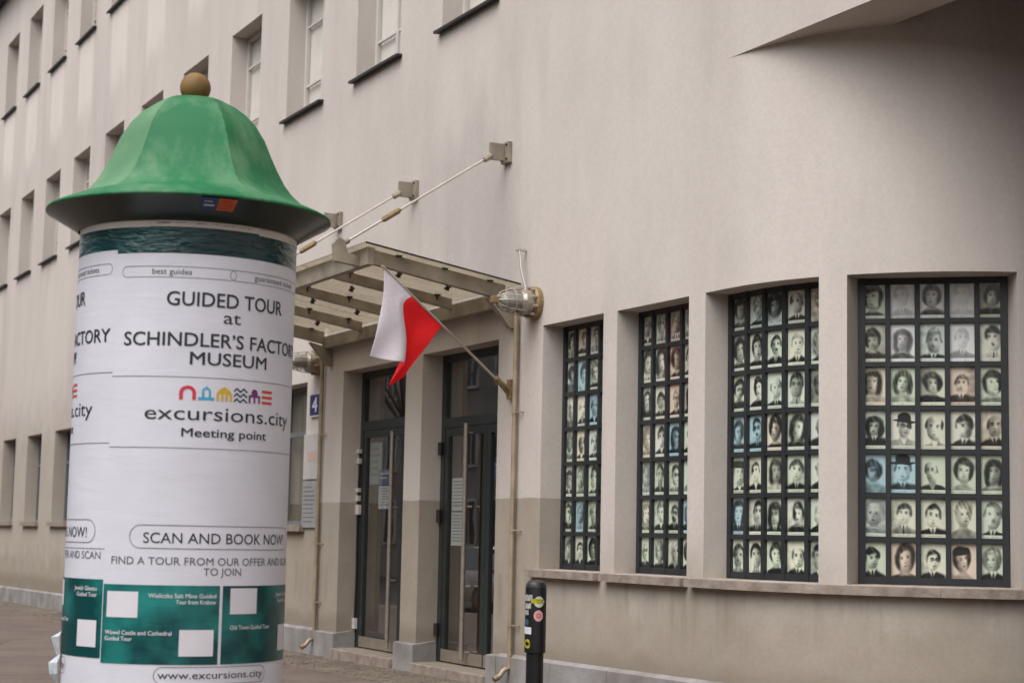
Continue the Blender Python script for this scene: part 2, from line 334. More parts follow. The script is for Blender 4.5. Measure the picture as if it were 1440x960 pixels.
# ------------------------------------------------------------------ the museum building
B = empty('museum_building', (-18, P, 0), 'long beige plastered museum building with rows of deep windows and a rounded corner', 'building')
ARC = (-12.1, 10.25, 2.2)
def path(s, d=0.0):
    """point on the ground-floor wall line; s runs along the wall (s = x until the bend), d goes into the wall"""
    if s <= ARC[0]: return (s, P + d)
    b = (s - ARC[0]) / ARC[2]
    if b <= math.pi / 2:
        r = ARC[2] - d; return (ARC[0] + r * math.sin(b), ARC[1] - r * math.cos(b))
    return (ARC[0] + ARC[2] - d, ARC[1] + (s - ARC[0]) - ARC[2] * math.pi / 2)
sb = lambda deg: ARC[0] + ARC[2] * R_(deg)
Z0, ZSOF, ZTOP = -.6, 5.47, 14.55
TH = .50
gwin = [(-21.9 - 2.67 * k - 1.42, -21.9 - 2.67 * k, 1.59, 3.44) for k in range(0, 13)]
doors = [(-20.62, -18.66, .10, 3.485), (-18.20, -16.28, .10, 3.50)]
pw = [(-15.31, -14.12, 1.185, 3.55), (-13.87, -12.665, 1.185, 3.545), (-12.41, sb(25.8), 1.185, 3.545), (sb(31.9), sb(65.2), 1.185, 3.545)]
def wall(name, openings, s0, s1, z0, z1, extra=(), topcap=True, mapf=path):
    ss = sorted(set([s0, s1] + [o[0] for o in openings] + [o[1] for o in openings] + list(extra)))
    zs = sorted(set([z0, z1] + [o[2] for o in openings] + [o[3] for o in openings]))
    q = MB()
    ins = lambda a, b: any(o[0] - 1e-6 <= a and b <= o[1] + 1e-6 for o in [])
    for i in range(len(ss) - 1):
        for j in range(len(zs) - 1):
            cs, cz = (ss[i] + ss[i + 1]) / 2, (zs[j] + zs[j + 1]) / 2
            hole = any(o[0] < cs < o[1] and o[2] < cz < o[3] for o in openings)
            if hole: continue
            for d, fl in ((0, 0), (TH, 1)):
                (xa, ya), (xb, yb) = mapf(ss[i], d), mapf(ss[i + 1], d)
                f = (0, 1, 2, 3) if not fl else (3, 2, 1, 0)
                q.add([(xa, ya, zs[j]), (xb, yb, zs[j]), (xb, yb, zs[j + 1]), (xa, ya, zs[j + 1])], [f])
    for o in openings:
        cut = [s for s in ss if o[0] <= s <= o[1]]
        for i in range(len(cut) - 1):
            a, b = cut[i], cut[i + 1]; A, A2, B1, B2 = mapf(a, 0), mapf(a, TH), mapf(b, 0), mapf(b, TH)
            for z, fl in ((o[2], 0), (o[3], 1)):
                v = [(*A, z), (*B1, z), (*B2, z), (*A2, z)]; q.add(v, [(0, 1, 2, 3) if not fl else (3, 2, 1, 0)])
        for s, fl in ((o[0], 0), (o[1], 1)):
            A, A2 = mapf(s, 0), mapf(s, TH)
            q.add([(*A, o[2]), (*A2, o[2]), (*A2, o[3]), (*A, o[3])], [(0, 1, 2, 3) if not fl else (3, 2, 1, 0)])
    # closing strips
    for z, fl in ((z0, 1), (z1, 0)):
        for i in range(len(ss) - 1):
            a, b = ss[i], ss[i + 1]; q.add([(*mapf(a, 0), z), (*mapf(b, 0), z), (*mapf(b, TH), z), (*mapf(a, TH), z)], [(0, 1, 2, 3) if not fl else (3, 2, 1, 0)])
    me = q.mesh(name, fix=False)
    bm = bmesh.new(); bm.from_mesh(me); bmesh.ops.remove_doubles(bm, verts=bm.verts, dist=1e-5)
    for f in bm.faces: f.smooth = True
    for e in bm.edges:
        if len(e.link_faces) != 2 or e.calc_face_angle(0) > R_(20): e.smooth = False
    bm.to_mesh(me); bm.free()
    o = link(name, me, m_plaster, B); o.matrix_parent_inverse = Matrix.Translation(-B.location); return o
arcs = [sb(a) for a in range(0, 91, 3)] + [sb(90) + k for k in (2, 4, 6, 8)]
wall('lower_wall', gwin + doors + pw, -60, sb(90) + 10, Z0, ZSOF, extra=arcs)
straight = lambda s, d=0.: (s, P + d)
rows = []
for k in range(-8, 16):
    L = -17.90 - 2.605 * k
    for (za, zb) in ((7.15, 9.01), (11.42, 13.27)): rows.append((L, L + 1.40, za, zb))
wall('upper_wall', rows, -60, 30, ZSOF, ZTOP, extra=[ARC[0]], mapf=straight)
def bbuild(mb, name, m, **k): return mb.build(name, m, B, **k)
# rooms behind the wall, roof, end wall, passage
q = MB(); q.box((-59.9, 8.56, 3.95), (-12.2, 14, 4.15)); q.box((-59.9, 13.9, 0), (-12.2, 14, 3.95)); q.box((-59.9, 8.56, -.05), (-12.2, 13.9, .08))
q.box((-59.9, 8.56, 10.1), (29.8, 14, 10.3)); q.box((-59.9, 13.9, 5.0), (29.8, 14, 14.4)); q.box((-60, 8.56, 0), (-59.9, 14, 14.4)); q.box((29.8, 8.56, 0), (29.9, 14, 14.4))
q.box((-16.0, 8.57, .09), (-15.9, 13.9, 3.94)); q.box((-21.3, 8.57, .09), (-21.2, 13.9, 3.94))
bbuild(q, 'interior', m_room)
q = MB(); q.box((-60, 7.6, 14.56), (30, 14.2, 14.72)); bbuild(q, 'roof_eave', m_darksill)
q = MB(); q.box((-12.3, P + .53, 5.95), (29, 22, 6.15)); bbuild(q, 'passage_ceiling', m_ceiling)
q = MB(); q.box((-12.3, P + .502, ZSOF), (4, P + .53, 5.949)); q.box((-7.6, P, -.4), (30, P + .5, ZSOF - .002)); q.box((-7.6, P + .5, -.4), (-7.2, 22, 5.949)); q.box((-12, 15.8, -.4), (-7.6, 16, 5.949))
nn_ = 20
for k in range(nn_ + 8):          # the bent wall goes on up behind the lintel
    sa_, sb_ = sb(36 + 2.7 * k), sb(38.7 + 2.7 * k)
    if k >= nn_: sa_, sb_ = sb(90) + (k - nn_), sb(90) + (k - nn_ + 1)
    (xa, ya), (xb_, yb_) = path(sa_), path(sb_); q.add([(xa, ya, ZSOF - .001), (xb_, yb_, ZSOF - .001), (xb_, yb_, 5.95), (xa, ya, 5.95)], [(0, 1, 2, 3)])
bbuild(q, 'passage_wall', m_plaster)
# plinth of separate stones
def plinth_run(sa, sbb, proud=.05, hgt=.33):
    L = []; s = sa
    while s < sbb - .05:
        w_ = min(rnd.uniform(1.0, 1.5), sbb - s)
        if sbb - s - w_ < .3: w_ = sbb - s
        L.append((s, s + w_)); s += w_
    for a, b in L:
        q = MB(); nseg = max(1, int((b - a) / .15)) if b > ARC[0] else 1
        for i in range(nseg):
            u, v = a + (b - a) * i / nseg, a + (b - a) * (i + 1) / nseg
            if i == 0: u += .003
            if i == nseg - 1: v -= .003
            A, A2, C1, C2 = path(u, -proud), path(u, .01), path(v, -proud), path(v, .01); Ab = path(u, -.002); Cb = path(v, -.002)
            zt, zu = gz(A[0]) + hgt, gz(C1[0]) + hgt
            q.hexa([(*A, -.5), (*C1, -.5), (*C2, -.5), (*A2, -.5), (*A, zt - .03), (*C1, zu - .03), (*Cb, zu + rnd.uniform(-.001, .001)), (*Ab, zt)])
        o = bbuild(q, 'plinth_stone', m_stone)
def jamb_block(x0, x1):      # plinth block that wraps a pier between the doors
    q = MB(); zt = gz((x0 + x1) / 2) + .34
    q.hexa([(x0 - .045, P - .06, -.4), (x1 + .045, P - .06, -.4), (x1 + .045, P + .245, -.4), (x0 - .045, P + .245, -.4), (x0 - .045, P - .06, zt - .04), (x1 + .045, P - .06, zt - .04), (x1 + .02, P + .245, zt), (x0 - .02, P + .245, zt)])
    bbuild(q, 'plinth_stone', m_stone, bevel=.008)
plinth_run(-48, -21.35); plinth_run(-16.1, sb(90) + 3)
jamb_block(-21.3, -20.62 - .0); jamb_block(-18.66, -18.20); jamb_block(-16.28, -16.15)
# door steps
for (x0, x1, *_r) in doors:
    q = MB(); q.box((x0 + .05, P - .10, -.3), (x1 - .05, P + .42, .095)); bbuild(q, 'door_step', m_sill, bevel=.01)
# stone sills
def sill(sa, sbb, zt=1.185, th=.075, proud=.085, m=m_sill, name='sill', parent=B):
    q = MB(); nseg = max(1, int((sbb - sa) / .12))
    for i in range(nseg):
        u, v = sa + (sbb - sa) * i / nseg, sa + (sbb - sa) * (i + 1) / nseg
        A, A2, C1, C2 = path(u, -proud), path(u, .26), path(v, -proud), path(v, .26)
        q.add([(*A, zt - th), (*C1, zt - th), (*C2, zt - th), (*A2, zt - th), (*A, zt - .008), (*C1, zt - .008), (*C2, zt + .004), (*A2, zt + .004)],
              [(0, 1, 2, 3), (4, 5, 6, 7), (0, 1, 5, 4)] + ([(3, 0, 4, 7)] if i == 0 else []) + ([(1, 2, 6, 5)] if i == nseg - 1 else []))
    me = q.mesh(name); bm = bmesh.new(); bm.from_mesh(me); bmesh.ops.remove_doubles(bm, verts=bm.verts, dist=1e-5); bmesh.ops.recalc_face_normals(bm, faces=bm.faces); bm.to_mesh(me); bm.free()
    o = link(name, me, m, parent); o.matrix_parent_inverse = parent_world(parent).inverted(); return o
sill(-15.46, -14.10); sill(-14.00, -12.64)
for a, b in ((-12.58, sb(17)), (sb(17) + .002, sb(50)), (sb(50) + .002, sb(84))): sill(a, b)
# ground floor windows left of the doors
def gwindow():
    o = link('window', MB().box((0, 0, 0), (1.42, .05, .05)).box((0, 0, 1.80), (1.42, .05, 1.85)).box((0, 0, .05), (.06, .05, 1.80)).box((1.36, 0, .05), (1.42, .05, 1.80)).box((.06, 0, 1.18), (1.36, .05, 1.25)).box((.68, 0, .05), (.74, .05, 1.18)).mesh('window_frame'), mat('grey_window_paint', srgb(104, 108, 112), .5), B)
    return o
W0 = gwindow(); gpane = MB().add([(.06, .025, .05), (1.36, .025, .05), (1.36, .025, 1.8), (.06, .025, 1.8)], [(0, 1, 2, 3)]).mesh('pane')
gbl = MB().box((.0, .2, .0), (1.42, .205, 1.85)).mesh('blind'); pane0 = link('pane', gpane, m_glass, W0); bl0 = link('blind', gbl, mat('olive_grey_blind', srgb(118, 116, 100), .9), W0)
gs = MB().box((-.06, -.33, -.09), (1.48, -.0, -.002)).mesh('sill'); s0_ = link('sill', gs, m_sill, W0)
for i, o_ in enumerate(gwin):
    if i == 0: o = W0
    else:
        o = ptcopy(W0, B)
        for c in (pane0, bl0, s0_): ptcopy(c, o)
    o.location = Vector((o_[0], P + .25, o_[2])) - B.location
# upper windows
uf = MB().box((0, 0, 0), (1.4, .05, .06)).box((0, 0, 1.79), (1.4, .05, 1.85)).box((0, 0, .06), (.06, .05, 1.79)).box((1.34, 0, .06), (1.4, .05, 1.79)).box((.67, -.003, .06), (.73, .047, 1.79)).box((.06, .01, .50), (.67, .04, .53)).box((.73, .01, .50), (1.34, .04, .53)).box((.06, .01, 1.35), (.67, .04, 1.38)).box((.73, .01, 1.35), (1.34, .04, 1.38)).mesh('window')
U0 = link('window', uf, m_white, B)
up_ = link('pane', MB().add([(.06, .028, .06), (1.34, .028, .06), (1.34, .028, 1.79), (.06, .028, 1.79)], [(0, 1, 2, 3)]).mesh('pane'), m_clear, U0)
uc = MB()
for k in range(28):
    a, b = .0 + k * .05, .05 + k * .05; da, db = (.0 if k % 2 else .025), (.025 if k % 2 else .0)
    uc.add([(a, .056 + da, 0), (b, .056 + db, 0), (b, .056 + db, 1.86), (a, .056 + da, 1.86)], [(0, 1, 2, 3)])
uc_ = link('curtain', uc.mesh('curtain', fix=False), m_curtain, U0)
us = link('sill', MB().hexa([(-.07, -.33, -.03), (1.47, -.33, -.03), (1.47, .0, -.005), (-.07, .0, -.005), (-.07, -.33, .0), (1.47, -.33, .0), (1.47, 0, .03), (-.07, 0, .03)]).mesh('sill'), m_darksill, U0)
first = True
for o_ in rows:
    if first: o = U0; first = False
    else:
        o = ptcopy(U0, B)
        for c in (up_, uc_, us): ptcopy(c, o)
    o.location = Vector((o_[0], P + .25, o_[2])) - B.location

# ------------------------------------------------------------------ portrait prints: soft tonal drawings made here, one per pane
PWN, PHN = 56, 80
yy, xx = np.mgrid[0:PHN, 0:PWN]; BX0 = (xx + .5) / PWN * 2 - 1; BY0 = (1 - (yy + .5) / PHN * 2) * PHN / PWN
def sm(v, k=9.): return 1 / (1 + np.exp(-np.clip(v * k, -40, 40)))
def portrait(rs, style):
    """a generic made-up head-and-shoulders picture in grey tones"""
    woman = style['woman']; U = rs.uniform
    sc = U(.88, 1.22); ang = U(-.16, .16); hx, hy = U(-.16, .16), U(.14, .30)
    X0, Y0 = BX0.copy(), BY0.copy()
    for fq, am in ((2.2, .042), (4.5, .022), (8.5, .009)):      # irregular, hand-sized wobble so that no two outlines are alike
        for _ in range(2):
            a_, p_, q_ = U(0, 6.28), U(0, 6.28), U(0, 6.28); w_ = np.sin((BX0 * np.cos(a_) + BY0 * np.sin(a_)) * fq + p_) * am
            X0 = X0 + w_ * np.cos(q_); Y0 = Y0 + w_ * np.sin(q_)
    X, Y = X0, Y0
    def ell(cx, cy, a, b, k=9., q=2): return sm(1 - (np.abs((X - cx) / a) ** q + np.abs((Y - cy) / b) ** q) ** (1 / q), k)
    bgv = U(.84, 1.05); img = bgv + U(-.12, .12) * X0 + U(-.08, .08) * Y0
    if rs.random() < .25: img = img - .25 * sm(X0 * rs.choice([-1, 1]) - .3, 3)
    img = np.array(img)
    put = lambda v, m: img.__setitem__(Ellipsis, img * (1 - m) + v * m)
    hair = U(.06, .28) if rs.random() < .68 else U(.4, .7); skin = U(.74, .95); fa = .56 * sc; fb = fa * U(1.24, 1.42)
    turn = U(-.9, .9); turn = np.sign(turn) * abs(turn) ** 1.3      # -1 looks left, 1 looks right
    sh = U(.04, .25) if rs.random() < .7 else U(.45, .8); sy = hy - fb - .04
    slope_ = U(.18, .42); wsh = U(1.0, 1.3)
    hairv = hair + .16 * ell(U(-.3, .3), U(.6, .9), .35, .3, 4) + .10 * np.sin(X0 * U(10, 22) + Y0 * U(5, 12)) * U(.3, 1)
    if woman:
        st = rs.randint(4)
        if st == 0: put(hairv, ell(hx, hy + .10, fa * 1.32, fb * 1.16, 18))
        elif st == 1: put(hairv, ell(hx, hy - .12, fa * 1.42, fb * 1.28, 16, 2.6))
        elif st == 2: put(hairv, ell(hx, hy + .16, fa * 1.2, fb * 1.1, 18)); put(hairv, ell(hx - turn * .1, hy + fb * 1.0, fa * .5, .16, 14))
        else: put(hairv, ell(hx, hy + .12, fa * 1.5, fb * 1.08, 14))
    # neck and body
    put(skin * .72, sm((fa * .52 - np.abs(X - hx * .8)), 22) * sm(hy - Y, 20) * sm(Y - (sy - .32), 20))
    top = sy - .06 - slope_ * np.abs(X - hx * .6) ** 1.5
    body = sm(top - Y, 22) * sm(wsh - np.abs(X - hx * .5), 14)
    put(sh + .06 * np.sin(X0 * 7 + Y0 * 4), body)
    k = rs.random(); d = sy - .02 - Y
    vee = sm(.30 - d * .48 - np.abs(X - hx * .7), 26) * sm(d + .10, 20)
    if not woman or k < .25:
        if k < .85:
            put(U(.8, .98), vee)
            put(sh * .6, sm(.02 - np.abs(np.abs(X - hx * .7) + d * .48 - .34), 45) * sm(d, 26) * .7)
            if k < .7: put(U(.04, .3), sm(.05 + .05 * d - np.abs(X - hx * .7), 45) * sm(d - .06, 30))
        else: put(U(.5, .7), vee)
    else:
        if k < .6: put(skin * .85, sm(.30 - np.abs(X - hx * .7) - d * .2, 18) * sm(d + .1, 18) * sm(.14 - d, 20))
        if k > .45: put(U(.8, .95), sm(.035 - np.abs(d - .12 - (X - hx) ** 2 * .6), 32) * sm(.4 - np.abs(X - hx), 16) * .85)
    # head in its own tilted frame
    ca, sa = np.cos(ang), np.sin(ang); X = (X0 - hx) * ca + (Y0 - hy) * sa; Y = -(X0 - hx) * sa + (Y0 - hy) * ca
    jaw = 1 - .20 * sm(-Y - fb * .25, 6) * (1 if woman else U(.4, 1)); ez = ell(0, 0, fa, fb, 20, 2.15)
    face = ez * sm(fa * jaw - np.abs(X + turn * .03), 26)
    for s in (-1, 1):
        if not woman and s * turn < .5: put(skin * .7, ell(s * fa * 1.0, -.02, .075, .14, 16) * .95)
    lit = skin * (1 + .10 * ell(-turn * .05, .1, fa, fb, 3))
    put(lit, face)
    side = rs.choice([-1, 1]); stg = U(.3, 1.0); img -= face * stg * .55 * sm(X * side - U(.05, .2), 6)
    img -= face * .22 * sm(-Y - fb * .72, 9)                       # under the chin and lips
    ex = fa * .40; tx = turn * fa * .34; e0 = fb * U(.06, .14)
    for s in (-1, 1):
        q = tx + s * ex * (1 - .35 * max(0, s * turn)); 
        put(skin * .55, ell(q, e0 + .015, .13, .075, 7) * .55 * face)
        put(.10, ell(q + turn * .01, e0, .052, .030, 14) * .85 * face)
        put(skin * .4, ell(q, e0 - .045, .10, .018, 9) * .4 * face)
        put(min(.5, hair * .8 + .05), ell(q + s * .01, e0 + .115 - .0, .135, .026 if woman else .036, 12) * (.55 if woman else .8) * face)
    nx = tx * 1.35; put(skin * .62, sm(.028 - np.abs(X - nx * .8 - side * .045), 34) * sm(e0 - Y, 16) * sm(Y + fb * .28, 16) * .6 * face)
    img += face * .10 * sm(.03 - np.abs(X - nx * .8 + side * .01), 30) * sm(e0 - Y, 16) * sm(Y + fb * .25, 16)
    put(skin * .35, ell(nx, -fb * .30, .095, .026, 12) * .65 * face)
    mw = U(.12, .17); put(.18 if woman else .34, ell(tx, -fb * .53, mw, .026 if rs.random() < .6 else .04, 12) * .8 * face)
    put(skin * .62, ell(tx, -fb * .64, mw * .8, .022, 10) * .6 * face)
    r = rs.random()
    if not woman and r < .16: put(hair * .8 + .02, ell(tx, -fb * .42, .16, .038, 14) * .85)
    elif not woman and r < .24: put(hair + .06, (ell(0, -fb * .80, fa * .8, .20, 14) * face.clip(0, 1) + ell(0, -fb * .98, fa * .45, .08, 12)).clip(0, 1) * .8); put(.3, ell(tx, -fb * .55, .10, .02, 12) * .7)
    if rs.random() < .16:
        for s in (-1, 1):
            rr_ = np.sqrt(((X - tx - s * ex) / 1.15) ** 2 + (Y - e0) ** 2); put(.12, sm(.016 - np.abs(rr_ - .125), 70) * .8)
        put(.12, sm(.014 - np.abs(Y - e0 - .02), 70) * sm(.07 - np.abs(X - tx), 50) * .8)
    bald = (not woman) and rs.random() < .22
    hl = U(.42, .60) + (.22 if bald else 0); part = U(-.5, .5); fr = fb * hl + .10 * np.cos(X * U(3, 6) + part * 3) + part * X * .35
    cap = ell(0, .05, fa * 1.09, fb * 1.04, 22) * sm(Y - fr, 22)
    if not bald: put(hairv, cap)
    put(hairv, ell(0, .03, fa * 1.08, fb * .98, 22) * sm(np.abs(X + turn * .10) - fa * (.80 if not woman else .74), 24) * sm(Y - (-.04 if not woman else -fb * .7), 14))
    if not bald and rs.random() < .5: img += .16 * cap * ell(-side * .12, fb * .92, .2, .12, 8)
    if style.get('hat'):
        h_ = style['hat']; 
        if style.get('cap'): put(h_, ell(0, fb * .80, fa * 1.2, .26, 20, 3)); put(h_ * .7, ell(tx * .6, fb * .52, fa * .95, .06, 16))
        else: put(h_, ell(0, fb * .93, fa * .98, .36, 20, 2.6) * sm(Y - fb * .5, 30)); put(h_ * .85, ell(0, fb * .58, fa * 1.75, .10, 20))
    mott = sum(np.sin((BX0 * np.cos(a_) + BY0 * np.sin(a_)) * f_ + p_) for a_, f_, p_ in zip(rs.uniform(0, 6.28, 6), rs.uniform(4, 14, 6), rs.uniform(0, 6.28, 6)))
    img = img + mott * .018
    for _ in range(1):
        pd = np.pad(img, 1, mode='edge'); img = (pd[:-2, 1:-1] + pd[2:, 1:-1] + pd[1:-1, :-2] + pd[1:-1, 2:] + 2 * img) / 6
    img = img + rs.normal(0, .015, BX0.shape)
    img = (img - .5) * U(1.2, 1.75) + .46 + U(-.06, .07)
    wash = style.get('wash', 0); img = img * (1 - wash) + 1.0 * wash
    return np.clip(img, .0, 1)
TINTS = [((10, 13, 11), (230, 231, 210)), ((8, 11, 13), (222, 231, 222)), ((16, 13, 10), (236, 227, 204)), ((9, 12, 10), (216, 226, 204)),
         ((10, 26, 34), (186, 216, 222)), ((26, 20, 18), (232, 214, 194)), ((10, 12, 10), (232, 232, 218)), ((8, 11, 9), (222, 232, 214))]
NC, NR = 16, 9
atlas = np.ones((NR * PHN, NC * PWN, 4), dtype=np.float32)
rs = np.random.RandomState(11)
cells = []
special = {(3, 0, 1): dict(wash=.75), (3, 0, 3): dict(wash=.82), (3, 1, 1): dict(wash=.4), (3, 1, 3): dict(wash=.6), (3, 0, 2): dict(wash=.3), (3, 4, 1): dict(hat=.12, tint=4, woman=False), (3, 4, 0): dict(tint=4, woman=True),
           (3, 6, 3): dict(hat=.08, cap=1, tint=5, woman=True), (3, 6, 1): dict(tint=5, woman=True), (3, 2, 3): dict(tint=5, woman=False), (3, 3, 1): dict(hat=.1, woman=False, tint=6), (2, 4, 0): dict(hat=.25, cap=1, woman=False), (2, 3, 0): dict(tint=4), (2, 3, 1): dict(tint=4), (2, 5, 0): dict(tint=4), (0, 2, 2): dict(tint=4), (0, 1, 1): dict(tint=4), (0, 5, 1): dict(tint=4), (1, 2, 2): dict(tint=5), (1, 3, 2): dict(tint=4), (1, 5, 3): dict(tint=4)}
to_lin = lambda c: np.where(c <= .04045, c / 12.92, ((c + .055) / 1.055) ** 2.4)
idx = 0
for wi in range(4):
    for r in range(7):
        for c in range(5):
            st = dict(woman=rs.random() < .45); st.update(special.get((wi, r, c), {}))
            im = portrait(rs, st)
            ti = st.get('tint', rs.choice([0, 0, 0, 1, 2, 3, 3, 6, 7, 7], 1)[0]); lo_, hi_ = TINTS[ti]
            if st.get('wash'): hi_ = (246, 246, 246)
            rgb = np.array(lo_) / 255 + im[..., None] * (np.array(hi_) - np.array(lo_)) / 255
            # caption strip with a line of small print
            if rs.random() < .93:
                h0 = int(PHN * .905); strip_c = np.array(hi_) / 255 * rs.uniform(.92, 1.03); rgb[h0:, :, :] = strip_c
                a_, b_ = int(PWN * rs.uniform(.1, .3)), int(PWN * rs.uniform(.7, .92)); rowp = h0 + 4
                dots = (rs.random(b_ - a_) < .6)[:, None] * .22; rgb[rowp, a_:b_] -= dots; rgb[rowp - 1, a_:b_] -= dots * (rs.random(b_ - a_) < .5)[:, None]
            ar, ac = divmod(idx, NC)
            atlas[ar * PHN:(ar + 1) * PHN, ac * PWN:(ac + 1) * PWN, :3] = np.clip(rgb, 0, 1)
            cells.append((ar, ac)); idx += 1
H_, W_ = atlas.shape[:2]
img = bpy.data.images.new('portrait_prints', W_, H_)
img.pixels.foreach_set(atlas[::-1].ravel()); img.update()
try: img.pack()
except Exception: pass
m_print = bpy.data.materials.new('printed_portrait'); m_print.use_nodes = True; t = m_print.node_tree; pb = t.nodes['Principled BSDF']; pb.inputs['Roughness'].default_value = .55
ti_ = N(t, 'ShaderNodeTexImage'); ti_.image = img; ti_.extension = 'EXTEND'; uvn = N(t, 'ShaderNodeUVMap'); t.links.new(uvn.outputs[0], ti_.inputs[0])
no = N(t, 'ShaderNodeTexNoise'); no.inputs['Scale'].default_value = 5; tcg = N(t, 'ShaderNodeTexCoord'); t.links.new(tcg.outputs['Object'], no.inputs['Vector'])
mr = N(t, 'ShaderNodeMapRange'); mr.inputs[3].default_value = .96; mr.inputs[4].default_value = 1.02; t.links.new(no.outputs[0], mr.inputs[0])
mm = N(t, 'ShaderNodeMix', data_type='RGBA', blend_type='MULTIPLY'); mm.inputs[0].default_value = 1; t.links.new(ti_.outputs[0], mm.inputs[6]); t.links.new(mr.outputs[0], mm.inputs[7]); t.links.new(mm.outputs[2], pb.inputs['Base Color'])

# portrait windows: steel grid frame, a print in each cell, a glass pane over each
def pwindow(wi, o_):
    zb, zt = 1.192, o_[3] + .003; D = .25
    if wi == 3:
        A, Bq = Vector((*path(o_[0], D), 0)), Vector((*path(o_[1], D), 0)); nodes = [A.lerp(Bq, i / 5) for i in range(6)]
        nrm = (Bq - A).normalized(); nrm = Vector((nrm.y, -nrm.x, 0)); norms = [nrm] * 6
    else:
        nodes = []; norms = []
        for i in range(6):
            s = o_[0] + (o_[1] - o_[0]) * i / 5; a = Vector((*path(s, D), 0)); nodes.append(a); b = Vector((*path(s, 0), 0)); norms.append((b - a).normalized())
    fr = MB(); bw = .019; zsn = [zb + (zt - zb) * j / 7 for j in range(8)]
    for i in range(6):
        p = nodes[i]; tdir = Vector((-norms[i].y, norms[i].x, 0)); hw = .026 if i in (0, 5) else bw
        off = tdir * (hw if i == 0 else (-hw if i == 5 else 0)); q0 = p + off
        fr.bar(q0 + Vector((0, 0, zb)), q0 + Vector((0, 0, zt)), hw * 2, .05, up=tdir.cross(Vector((0, 0, 1))))
    fmid = lambda i: (nodes[i], nodes[i + 1], (norms[i] + norms[i + 1]).normalized())
    for j, z in enumerate(zsn):
        hw = .026 if j in (0, 7) else bw; zc = z + (hw if j == 0 else (-hw if j == 7 else 0))
        for i in range(5):
            a, b, nn = fmid(i); a = a - nn * .002; b = b - nn * .002; zz = Vector((0, 0, zc)); fr.bar(a + zz, b + zz, .046, hw * 2)
    f = fr.build('portrait_window', m_frame, B)
    f['label'] = ['narrow portrait window nearest the entrance', 'second portrait window from the entrance', 'portrait window where the wall starts to bend', 'portrait window facing the viewer on the rounded corner'][wi]
    for r in range(7):
        for c in range(5):
            a, b, nn = fmid(c); d = (b - a).normalized(); a2 = a + d * .0205 - nn * .008; b2 = b - d * .0205 - nn * .008
            ztop = zsn[7 - r] - .0215; zbot = zsn[6 - r] + .0215
            jt = rnd.uniform(-.003, .003)
            me = bpy.data.meshes.new('photograph'); back = nn * .004
            vs = [(*a2.xy, zbot + jt), (*b2.xy, zbot), (*b2.xy, ztop), (*a2.xy, ztop + jt)]
            vs += [(v[0] - back.x, v[1] - back.y, v[2]) for v in vs]
            me.from_pydata(vs, [], [(0, 1, 2, 3), (5, 4, 7, 6), (4, 0, 3, 7), (1, 5, 6, 2), (3, 2, 6, 7), (4, 5, 1, 0)])
            uv = me.uv_layers.new(name='UVMap'); ar, ac = cells[wi * 35 + r * 5 + c]
            u0, u1 = (ac + .02) / NC, (ac + .98) / NC; v1, v0 = 1 - (ar + .015) / NR, 1 - (ar + .985) / NR
            co_ = [(u0, v0), (u1, v0), (u1, v1), (u0, v1)] * 6
            uv.data.foreach_set('uv', [k for p2 in co_ for k in p2])
            o = link('photograph', me, m_print, f); o.matrix_parent_inverse = parent_world(f).inverted()
            # frame bars stand in front; glass lies between print and bar face
            g_ = nn * .012; ga = a + d * .015 + g_; gb = b - d * .015 + g_
            me2 = bpy.data.meshes.new('pane'); me2.from_pydata([(*ga.xy, zbot - .01), (*gb.xy, zbot - .01), (*gb.xy, ztop + .01), (*ga.xy, ztop + .01)], [], [(0, 1, 2, 3)])
            o2 = link('pane', me2, m_photoglass, f); o2.matrix_parent_inverse = parent_world(f).inverted()
    # thin back sheet keeps the room behind dark
    q = MB()
    for i in range(5):
        a, b, nn = fmid(i); a = a - nn * .03; b = b - nn * .03
        q.add([(*a.xy, zb), (*b.xy, zb), (*b.xy, zt), (*a.xy, zt)], [(0, 1, 2, 3)])
    q.build('backing_sheet', m_black, f, fix=False)
for wi, o_ in enumerate(pw): pwindow(wi, o_)

